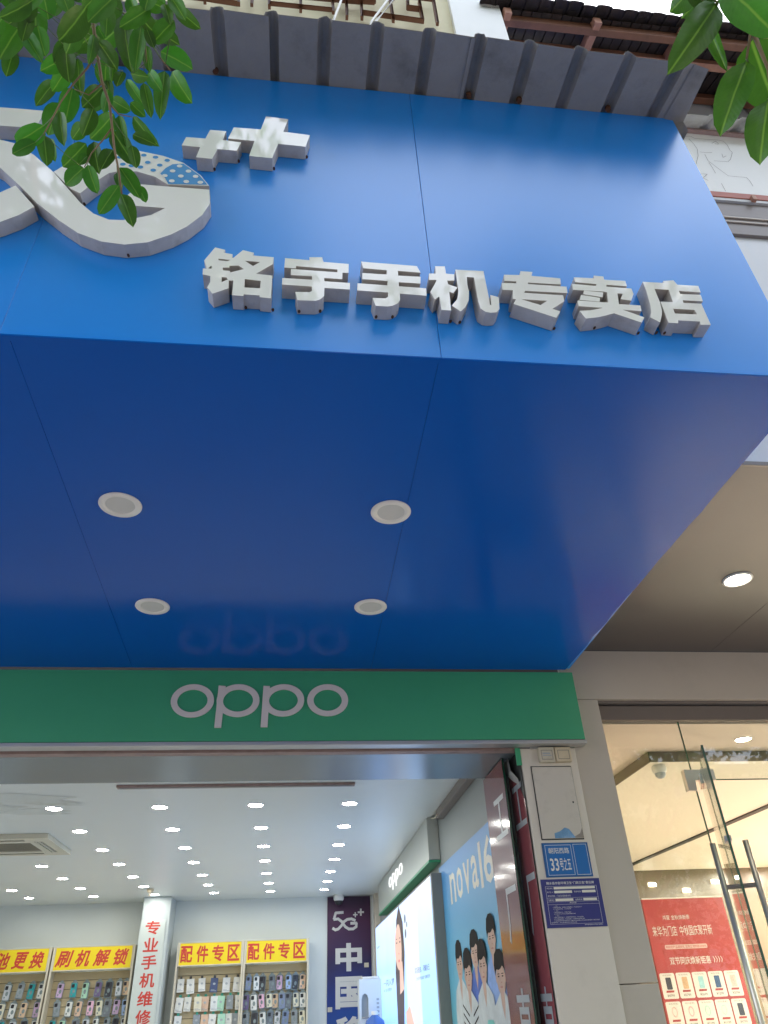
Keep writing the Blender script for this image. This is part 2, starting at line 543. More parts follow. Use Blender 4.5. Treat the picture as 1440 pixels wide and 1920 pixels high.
# ------------------------------------------------------------------ outlines in metres
CHARS=[('铭', [[(-0.3362, 3.8119), (-0.3008, 3.8024), (-0.3033, 3.7853), (-0.2735, 3.7803), (-0.2739, 3.7602), (-0.2689, 3.7608), (-0.2398, 3.8077), (-0.2011, 3.7969), (-0.2042, 3.7814), (-0.1312, 3.7795), (-0.1324, 3.7411), (-0.1867, 3.6816), (-0.1313, 3.6778), (-0.1303, 3.5578), (-0.1676, 3.5603), (-0.1681, 3.5694), (-0.2208, 3.5703), (-0.2211, 3.5612), (-0.258, 3.5621), (-0.2595, 3.6375), (-0.2748, 3.6368), (-0.2724, 3.5958), (-0.3218, 3.5634), (-0.342, 3.5934), (-0.3351, 3.6219), (-0.3373, 3.6546), (-0.3633, 3.6598), (-0.3656, 3.6914), (-0.3528, 3.6915), (-0.3587, 3.7115), (-0.3661, 3.7351)]], [[(-0.3194, 3.7502), (-0.279, 3.7481), (-0.2873, 3.7396), (-0.3186, 3.7414)], [(-0.3003, 3.7033), (-0.2785, 3.7056), (-0.2793, 3.7153), (-0.2486, 3.7202), (-0.2292, 3.7028), (-0.2725, 3.6805), (-0.2761, 3.6881), (-0.3, 3.6888)], [(-0.2295, 3.7486), (-0.1766, 3.7478), (-0.1994, 3.723)], [(-0.2225, 3.6492), (-0.1686, 3.6453), (-0.1683, 3.6062), (-0.2214, 3.6055)], [(-0.2997, 3.6522), (-0.284, 3.6523), (-0.2782, 3.6418), (-0.2983, 3.6251)], [(-0.3506, 3.6937), (-0.3387, 3.7098), (-0.3372, 3.6938)]]), ('宇', [[(-0.0919, 3.7789), (-0.0058, 3.7767), (-0.0072, 3.7934), (0.0377, 3.7984), (0.0432, 3.772), (0.1323, 3.77), (0.1307, 3.7199), (0.0923, 3.7192), (0.0923, 3.7347), (-0.0518, 3.739), (-0.0526, 3.725), (-0.0923, 3.7257)], [(-0.0693, 3.7206), (0.1099, 3.7194), (0.1087, 3.6834), (0.0461, 3.6834), (0.0472, 3.6658), (0.1352, 3.6652), (0.1348, 3.6302), (0.0475, 3.63), (0.0468, 3.5888), (0.04, 3.5758), (0.0291, 3.5655), (0.0173, 3.5598), (-0.042, 3.5572), (-0.0502, 3.5993), (-0.0034, 3.6024), (0.0055, 3.6095), (0.0045, 3.6329), (-0.0967, 3.6337), (-0.0967, 3.6686), (0.0044, 3.6694), (0.0041, 3.6881), (-0.0691, 3.6875)]], []), ('手', [[(0.1769, 3.7884), (0.3777, 3.7849), (0.3882, 3.7489), (0.3072, 3.7503), (0.3069, 3.7237), (0.3866, 3.7254), (0.384, 3.6873), (0.3072, 3.6876), (0.306, 3.6649), (0.4023, 3.6633), (0.4014, 3.6233), (0.3081, 3.6252), (0.3064, 3.5921), (0.2972, 3.5727), (0.2782, 3.5586), (0.2618, 3.554), (0.2213, 3.5533), (0.2114, 3.5939), (0.2553, 3.595), (0.2649, 3.6037), (0.2673, 3.6275), (0.1603, 3.628), (0.162, 3.6664), (0.2665, 3.6657), (0.2675, 3.6901), (0.179, 3.6907), (0.1798, 3.7251), (0.2669, 3.7254), (0.2668, 3.7493), (0.1835, 3.7521)]], []), ('机', [[(0.4448, 3.7913), (0.4807, 3.7945), (0.4811, 3.7532), (0.5114, 3.7517), (0.508, 3.717), (0.4826, 3.7144), (0.4828, 3.6943), (0.5154, 3.6793), (0.4983, 3.6473), (0.484, 3.6534), (0.4815, 3.5531), (0.4476, 3.5528), (0.4459, 3.6243), (0.4287, 3.6048), (0.4162, 3.6452), (0.4431, 3.7087), (0.4424, 3.7133), (0.4163, 3.7106), (0.419, 3.7467), (0.4434, 3.7492)], [(0.5181, 3.7794), (0.6222, 3.7825), (0.6237, 3.6385), (0.6227, 3.5983), (0.6275, 3.5943), (0.6312, 3.6498), (0.6601, 3.6405), (0.6549, 3.5793), (0.6423, 3.5592), (0.6201, 3.5543), (0.6028, 3.557), (0.587, 3.573), (0.5832, 3.6078), (0.5825, 3.7418), (0.5561, 3.7422), (0.5534, 3.6984), (0.5555, 3.662), (0.5493, 3.6135), (0.5322, 3.5737), (0.5144, 3.5518), (0.486, 3.5795), (0.509, 3.6155), (0.5172, 3.6582)]], []), ('专', [[(0.6971, 3.7693), (0.757, 3.774), (0.7626, 3.7971), (0.8077, 3.797), (0.8008, 3.7738), (0.9084, 3.7706), (0.905, 3.7353), (0.7809, 3.7337), (0.7785, 3.725), (0.9239, 3.7247), (0.9201, 3.6885), (0.762, 3.6852), (0.7582, 3.6741), (0.9019, 3.6744), (0.8999, 3.6422), (0.8476, 3.5954), (0.8749, 3.5846), (0.8533, 3.549), (0.709, 3.6091), (0.722, 3.6357), (0.7099, 3.636), (0.7179, 3.6839), (0.6791, 3.6831), (0.6824, 3.7221), (0.7361, 3.7244), (0.7378, 3.7356), (0.6933, 3.7342)]], [[(0.7414, 3.6376), (0.8357, 3.6376), (0.8071, 3.6124)]]), ('卖', [[(0.963, 3.7821), (1.0397, 3.7849), (1.043, 3.8001), (1.0795, 3.7994), (1.0787, 3.7803), (1.1605, 3.7819), (1.1599, 3.751), (1.0813, 3.7515), (1.0778, 3.741), (1.1741, 3.7388), (1.1746, 3.7086), (1.1572, 3.6704), (1.1174, 3.6732), (1.1332, 3.7062), (1.1128, 3.7059), (1.1042, 3.6458), (1.1857, 3.6454), (1.1812, 3.6142), (1.1116, 3.6158), (1.1837, 3.5811), (1.1662, 3.5512), (1.0731, 3.5932), (1.0437, 3.5795), (1.0057, 3.5651), (0.9613, 3.5548), (0.9466, 3.5943), (0.9872, 3.6012), (1.0371, 3.6185), (0.9485, 3.6199), (0.9503, 3.6506), (1.0641, 3.6501), (1.0736, 3.707), (1.0621, 3.7109), (0.9453, 3.7093), (0.9486, 3.7431), (1.0392, 3.7405), (1.0426, 3.751), (0.9621, 3.7547)], [(0.9866, 3.7094), (1.0586, 3.7055), (1.0503, 3.6782), (0.9799, 3.6879)], [(0.9702, 3.6836), (1.0393, 3.6739), (1.0334, 3.6521), (0.9599, 3.6548)]], []), ('店', [[(1.2291, 3.7837), (1.3109, 3.7852), (1.3143, 3.7977), (1.3564, 3.8055), (1.3644, 3.7802), (1.4483, 3.7818), (1.446, 3.7437), (1.3599, 3.7444), (1.3595, 3.7267), (1.4417, 3.7297), (1.4383, 3.6923), (1.3596, 3.6915), (1.3587, 3.6764), (1.4281, 3.678), (1.4287, 3.5633), (1.3883, 3.5598), (1.3914, 3.5774), (1.3093, 3.5765), (1.3046, 3.5603), (1.2679, 3.5602), (1.2691, 3.6745), (1.3175, 3.6765), (1.3211, 3.7467), (1.2655, 3.7462), (1.2661, 3.6677), (1.2612, 3.6248), (1.2549, 3.6018), (1.2365, 3.559), (1.2064, 3.5831), (1.2172, 3.6111), (1.2242, 3.6506), (1.2295, 3.7274)]], [[(1.308, 3.6389), (1.3901, 3.64), (1.3919, 3.6158), (1.3074, 3.613)]])]
PLUS=[[(-0.5184, 4.5272), (-0.4421, 4.5288), (-0.4298, 4.5989), (-0.3646, 4.5986), (-0.373, 4.5292), (-0.2991, 4.5228), (-0.3115, 4.4569), (-0.3876, 4.457), (-0.4014, 4.3834), (-0.4637, 4.3842), (-0.456, 4.4604), (-0.5279, 4.4632)], [(-0.3369, 4.6342), (-0.2262, 4.6378), (-0.2103, 4.7478), (-0.1161, 4.7403), (-0.1323, 4.6345), (-0.0216, 4.6261), (-0.0375, 4.5321), (-0.1499, 4.5362), (-0.1679, 4.4235), (-0.2598, 4.4269), (-0.2461, 4.5428), (-0.353, 4.5437)]]
LOGO=[[(-1.4945, 4.6277), (-1.0878, 4.6344), (-1.0933, 4.4995), (-1.4519, 4.4841)], [(-1.3588, 4.3568), (-1.2852, 4.3938), (-1.2006, 4.3943), (-1.1394, 4.3761), (-1.0552, 4.3064), (-0.9625, 4.2027), (-0.8817, 4.0915), (-0.8296, 4.0198), (-0.7763, 3.9645), (-0.7176, 3.9344), (-0.6703, 3.9385), (-0.6299, 3.955), (-0.5794, 3.9805), (-0.5357, 4.0298), (-0.6441, 4.03), (-0.681, 4.0894), (-0.6428, 4.1682), (-0.3917, 4.1686), (-0.3802, 4.0803), (-0.4006, 4.0037), (-0.4472, 3.9263), (-0.4949, 3.8742), (-0.5673, 3.8204), (-0.6423, 3.7983), (-0.7214, 3.8066), (-0.8062, 3.8454), (-0.8815, 3.9089), (-0.9749, 4.0002), (-1.0559, 4.0968), (-1.1529, 4.2055), (-1.2081, 4.2499), (-1.2505, 4.2647), (-1.3099, 4.2235)], [(-0.9631, 4.2058), (-0.9072, 4.3023), (-0.8479, 4.3526), (-0.7722, 4.3849), (-0.6858, 4.3965), (-0.5879, 4.3746), (-0.5062, 4.3369), (-0.4329, 4.2602), (-0.3941, 4.1934), (-0.5451, 4.1801), (-0.5969, 4.2253), (-0.6697, 4.2519), (-0.7264, 4.2487), (-0.7682, 4.2265), (-0.811, 4.1523), (-0.8444, 4.0817), (-0.8798, 4.1038)], [(-1.2929, 3.948), (-1.1545, 4.0046), (-1.1135, 4.0491), (-1.0726, 4.0995), (-0.9809, 3.9803), (-1.0199, 3.9235), (-1.0697, 3.8759), (-1.134, 3.832), (-1.2516, 3.8086)]]
PATCH=[(-0.5443, 4.1834), (-0.5606, 4.22), (-0.5828, 4.2487), (-0.5678, 4.2889), (-0.5454, 4.3198), (-0.5054, 4.3303), (-0.4361, 4.2575), (-0.401, 4.1987)]
BDOTS=[(-0.6607, 4.3665), (-0.6154, 4.3591), (-0.5691, 4.3439), (-0.639, 4.3186), (-0.5923, 4.306), (-0.661, 4.2824), (-0.6115, 4.2681), (-0.6872, 4.3289), (-0.6951, 4.2859), (-0.7203, 4.3538), (-0.7277, 4.2918), (-0.7469, 4.3384)]
WDOTS=[(-0.5177, 4.3096), (-0.4807, 4.2791), (-0.5394, 4.2714), (-0.5637, 4.2355), (-0.5048, 4.241), (-0.4502, 4.2469), (-0.5338, 4.2038), (-0.4806, 4.2073), (-0.4288, 4.2095)]
OPPO=[([[(-0.5098, 3.1745), (-0.5118, 3.1564), (-0.5176, 3.1389), (-0.527, 3.1226), (-0.5398, 3.108), (-0.5555, 3.0954), (-0.5736, 3.0852), (-0.5936, 3.0777), (-0.6149, 3.0732), (-0.6368, 3.0717), (-0.6588, 3.0733), (-0.6801, 3.0779), (-0.7002, 3.0854), (-0.7185, 3.0956), (-0.7344, 3.1082), (-0.7475, 3.1228), (-0.7573, 3.1391), (-0.7636, 3.1564), (-0.7661, 3.1744), (-0.7648, 3.1925), (-0.7596, 3.2101), (-0.7506, 3.2267), (-0.7382, 3.2418), (-0.7227, 3.2548), (-0.7045, 3.2655), (-0.6843, 3.2734), (-0.6626, 3.2783), (-0.64, 3.28), (-0.6174, 3.2784), (-0.5955, 3.2737), (-0.5749, 3.2659), (-0.5562, 3.2552), (-0.5402, 3.2422), (-0.5272, 3.227), (-0.5176, 3.2104), (-0.5118, 3.1927)]], [[(-0.548, 3.1745), (-0.5493, 3.1622), (-0.5534, 3.1503), (-0.56, 3.1392), (-0.5689, 3.1291), (-0.5799, 3.1205), (-0.5927, 3.1136), (-0.6068, 3.1084), (-0.6218, 3.1053), (-0.6373, 3.1043), (-0.6528, 3.1054), (-0.6679, 3.1085), (-0.6821, 3.1137), (-0.695, 3.1206), (-0.7062, 3.1293), (-0.7154, 3.1392), (-0.7223, 3.1503), (-0.7267, 3.1622), (-0.7284, 3.1744), (-0.7273, 3.1867), (-0.7236, 3.1987), (-0.7172, 3.2099), (-0.7085, 3.2201), (-0.6975, 3.229), (-0.6848, 3.2362), (-0.6705, 3.2415), (-0.6553, 3.2448), (-0.6395, 3.2459), (-0.6237, 3.2448), (-0.6083, 3.2416), (-0.5939, 3.2363), (-0.5808, 3.2292), (-0.5695, 3.2203), (-0.5603, 3.2101), (-0.5536, 3.1988), (-0.5494, 3.1868)]]), ([[(-0.2357, 3.1763), (-0.2376, 3.1583), (-0.2434, 3.141), (-0.2529, 3.1248), (-0.2657, 3.1103), (-0.2815, 3.0978), (-0.2997, 3.0877), (-0.3199, 3.0803), (-0.3413, 3.0758), (-0.3634, 3.0743), (-0.3856, 3.0759), (-0.4071, 3.0805), (-0.4274, 3.088), (-0.4459, 3.0981), (-0.462, 3.1106), (-0.4752, 3.125), (-0.4851, 3.1411), (-0.4915, 3.1583), (-0.494, 3.1762), (-0.4927, 3.1941), (-0.4875, 3.2115), (-0.4785, 3.228), (-0.4661, 3.2429), (-0.4505, 3.2559), (-0.4322, 3.2665), (-0.4118, 3.2743), (-0.3899, 3.2792), (-0.3672, 3.2808), (-0.3444, 3.2793), (-0.3223, 3.2746), (-0.3015, 3.2668), (-0.2827, 3.2563), (-0.2665, 3.2433), (-0.2533, 3.2284), (-0.2436, 3.2118), (-0.2377, 3.1943)], [(-0.4899, 3.2719), (-0.4476, 3.2686), (-0.4522, 3.0099), (-0.4928, 3.01)]], [[(-0.2744, 3.1762), (-0.2757, 3.1641), (-0.2797, 3.1524), (-0.2863, 3.1415), (-0.2953, 3.1316), (-0.3064, 3.1232), (-0.3192, 3.1163), (-0.3333, 3.1113), (-0.3484, 3.1082), (-0.364, 3.1072), (-0.3797, 3.1082), (-0.3948, 3.1113), (-0.4091, 3.1164), (-0.4221, 3.1233), (-0.4334, 3.1317), (-0.4427, 3.1416), (-0.4496, 3.1525), (-0.454, 3.1641), (-0.4558, 3.1762), (-0.4547, 3.1883), (-0.451, 3.2), (-0.4446, 3.2111), (-0.4358, 3.2211), (-0.4249, 3.2298), (-0.412, 3.2369), (-0.3977, 3.2422), (-0.3824, 3.2454), (-0.3666, 3.2465), (-0.3507, 3.2455), (-0.3352, 3.2423), (-0.3207, 3.2371), (-0.3075, 3.23), (-0.2961, 3.2214), (-0.2869, 3.2113), (-0.2801, 3.2002), (-0.2759, 3.1884)]]), ([[(0.0375, 3.1781), (0.0353, 3.1603), (0.0293, 3.1431), (0.0198, 3.1271), (0.0069, 3.1127), (-0.0088, 3.1003), (-0.0268, 3.0903), (-0.0467, 3.083), (-0.0679, 3.0785), (-0.0897, 3.077), (-0.1114, 3.0786), (-0.1325, 3.0831), (-0.1524, 3.0905), (-0.1703, 3.1005), (-0.1859, 3.1129), (-0.1987, 3.1273), (-0.2082, 3.1432), (-0.2142, 3.1603), (-0.2164, 3.1779), (-0.2148, 3.1957), (-0.2094, 3.213), (-0.2003, 3.2293), (-0.1878, 3.2441), (-0.1723, 3.257), (-0.1541, 3.2675), (-0.1339, 3.2752), (-0.1124, 3.28), (-0.09, 3.2817), (-0.0677, 3.2801), (-0.046, 3.2755), (-0.0257, 3.2678), (-0.0074, 3.2574), (0.0084, 3.2445), (0.021, 3.2297), (0.0303, 3.2133), (0.0358, 3.1959)], [(-0.2167, 3.2709), (-0.1773, 3.2693), (-0.1785, 3.012), (-0.2197, 3.0122)]], [[(-0.0018, 3.178), (-0.0032, 3.1661), (-0.0073, 3.1546), (-0.0139, 3.1439), (-0.0227, 3.1342), (-0.0336, 3.1258), (-0.0461, 3.1191), (-0.0599, 3.1141), (-0.0746, 3.1111), (-0.0897, 3.1101), (-0.1049, 3.1112), (-0.1195, 3.1142), (-0.1333, 3.1192), (-0.1458, 3.1259), (-0.1566, 3.1343), (-0.1654, 3.1439), (-0.172, 3.1547), (-0.1761, 3.1661), (-0.1775, 3.178), (-0.1764, 3.1899), (-0.1726, 3.2014), (-0.1662, 3.2123), (-0.1575, 3.2222), (-0.1467, 3.2307), (-0.1342, 3.2377), (-0.1203, 3.2428), (-0.1054, 3.246), (-0.09, 3.2471), (-0.0746, 3.2461), (-0.0596, 3.243), (-0.0456, 3.2379), (-0.033, 3.2309), (-0.0221, 3.2224), (-0.0133, 3.2125), (-0.0069, 3.2016), (-0.003, 3.19)]]), ([[(0.3097, 3.179), (0.3075, 3.1613), (0.3016, 3.1441), (0.2921, 3.1281), (0.2793, 3.1137), (0.2637, 3.1013), (0.2456, 3.0914), (0.2257, 3.084), (0.2045, 3.0796), (0.1827, 3.0781), (0.161, 3.0797), (0.1398, 3.0842), (0.1199, 3.0916), (0.1019, 3.1016), (0.0863, 3.1139), (0.0734, 3.1283), (0.0639, 3.1442), (0.0578, 3.1613), (0.0555, 3.1789), (0.0571, 3.1966), (0.0624, 3.2139), (0.0714, 3.2302), (0.0839, 3.245), (0.0994, 3.2578), (0.1175, 3.2683), (0.1377, 3.276), (0.1593, 3.2808), (0.1816, 3.2825), (0.204, 3.281), (0.2257, 3.2763), (0.2461, 3.2686), (0.2644, 3.2582), (0.2802, 3.2454), (0.293, 3.2306), (0.3023, 3.2142), (0.3079, 3.1969)]], [[(0.2699, 3.179), (0.2685, 3.1672), (0.2644, 3.1557), (0.2579, 3.145), (0.2492, 3.1354), (0.2384, 3.1271), (0.226, 3.1204), (0.2122, 3.1154), (0.1976, 3.1124), (0.1826, 3.1114), (0.1675, 3.1125), (0.1529, 3.1155), (0.1392, 3.1205), (0.1267, 3.1272), (0.1159, 3.1355), (0.1071, 3.1451), (0.1005, 3.1557), (0.0964, 3.1671), (0.0949, 3.1789), (0.096, 3.1907), (0.0998, 3.2022), (0.1061, 3.2131), (0.1147, 3.2229), (0.1254, 3.2314), (0.1379, 3.2383), (0.1517, 3.2434), (0.1665, 3.2466), (0.1818, 3.2477), (0.1971, 3.2467), (0.212, 3.2436), (0.226, 3.2385), (0.2386, 3.2316), (0.2494, 3.2231), (0.2582, 3.2133), (0.2647, 3.2024), (0.2686, 3.1909)]])]
PEOPLE=[((6.07, 1.992), (6.234, 1.914), (5.996, 1.901), (6.136, 1.823), (6.162, 1.733), 'w'), ((5.781, 1.923), (5.949, 1.87), (5.681, 1.855), (5.825, 1.802), (5.883, 1.656), 's'), ((5.519, 2.015), (5.687, 1.954), (5.43, 1.937), (5.575, 1.875), (5.606, 1.785), 'b'), ((5.29, 1.944), (5.457, 1.874), (5.21, 1.86), (5.356, 1.789), (5.394, 1.69), 'w'), ((4.994, 2.059), (5.146, 2.001), (4.921, 1.982), (5.053, 1.923), (5.087, 1.833), 'l'), ((4.841, 1.86), (5.014, 1.795), (4.754, 1.783), (4.907, 1.717), (4.941, 1.63), 'w')]
BARS=[((-0.71, 6.878), (-0.684, 6.623)), ((-0.509, 6.934), (-0.483, 6.634)), ((-0.413, 6.96), (-0.406, 6.638)), ((-0.324, 6.984), (-0.3, 6.65)), ((-0.121, 7.04), (-0.11, 6.636)), ((0.077, 7.095), (0.09, 6.655)), ((0.172, 7.121), (0.174, 6.614)), ((0.268, 7.147), (0.267, 6.621)), ((0.449, 7.197), (0.462, 6.623)), ((0.582, 7.233), (0.567, 6.861)), ((0.648, 6.981), (0.65, 6.668)), ((0.746, 7.279), (0.742, 6.65)), ((-1.083, 6.68), (-0.689, 6.674)), ((-0.688, 6.665), (-0.491, 6.641)), ((-0.302, 6.69), (0.084, 6.694)), ((-0.116, 6.857), (0.266, 6.875)), ((0.269, 6.709), (0.648, 6.677)), ((0.573, 7.022), (0.747, 7.02)), ((0.563, 6.86), (0.654, 6.857)), ((0.259, 6.873), (0.353, 6.881)), ((0.36, 7.102), (0.353, 6.881))]
CABLES=[[(0.189, 1.84, 6.96), (0.137, 1.84, 6.741), (0.097, 1.84, 6.484), (0.079, 1.84, 6.348)], [(0.492, 1.84, 7.043), (0.43, 1.84, 6.818), (0.319, 1.84, 6.48), (0.292, 1.84, 6.328)], [(0.538, 1.84, 7.056), (0.468, 1.84, 6.828), (0.338, 1.84, 6.469), (0.311, 1.84, 6.332)]]
SKETCH=[[(2.648, 6.709), (2.715, 6.721), (2.74, 6.696), (2.785, 6.698), (2.842, 6.696), (2.922, 6.703), (2.96, 6.692), (2.973, 6.643), (2.97, 6.574), (2.978, 6.542), (2.933, 6.447), (2.902, 6.409), (2.794, 6.404)], [(2.691, 6.682), (2.707, 6.611), (2.713, 6.544), (2.691, 6.453), (2.64, 6.337)], [(2.721, 6.51), (2.764, 6.506), (2.817, 6.517)], [(2.855, 6.646), (2.896, 6.682), (2.909, 6.644), (2.877, 6.644)], [(2.888, 6.511), (2.881, 6.461), (2.915, 6.488)], [(2.75, 6.484), (2.748, 6.396), (2.779, 6.337), (2.809, 6.278), (2.839, 6.22), (2.9, 6.219), (2.974, 6.219), (2.984, 6.179), (2.985, 6.113)], [(2.747, 6.375), (2.752, 6.312), (2.753, 6.238)], [(2.63, 6.215), (2.686, 6.218), (2.639, 6.165), (2.667, 6.138)], [(2.756, 6.116), (2.755, 6.021)]]
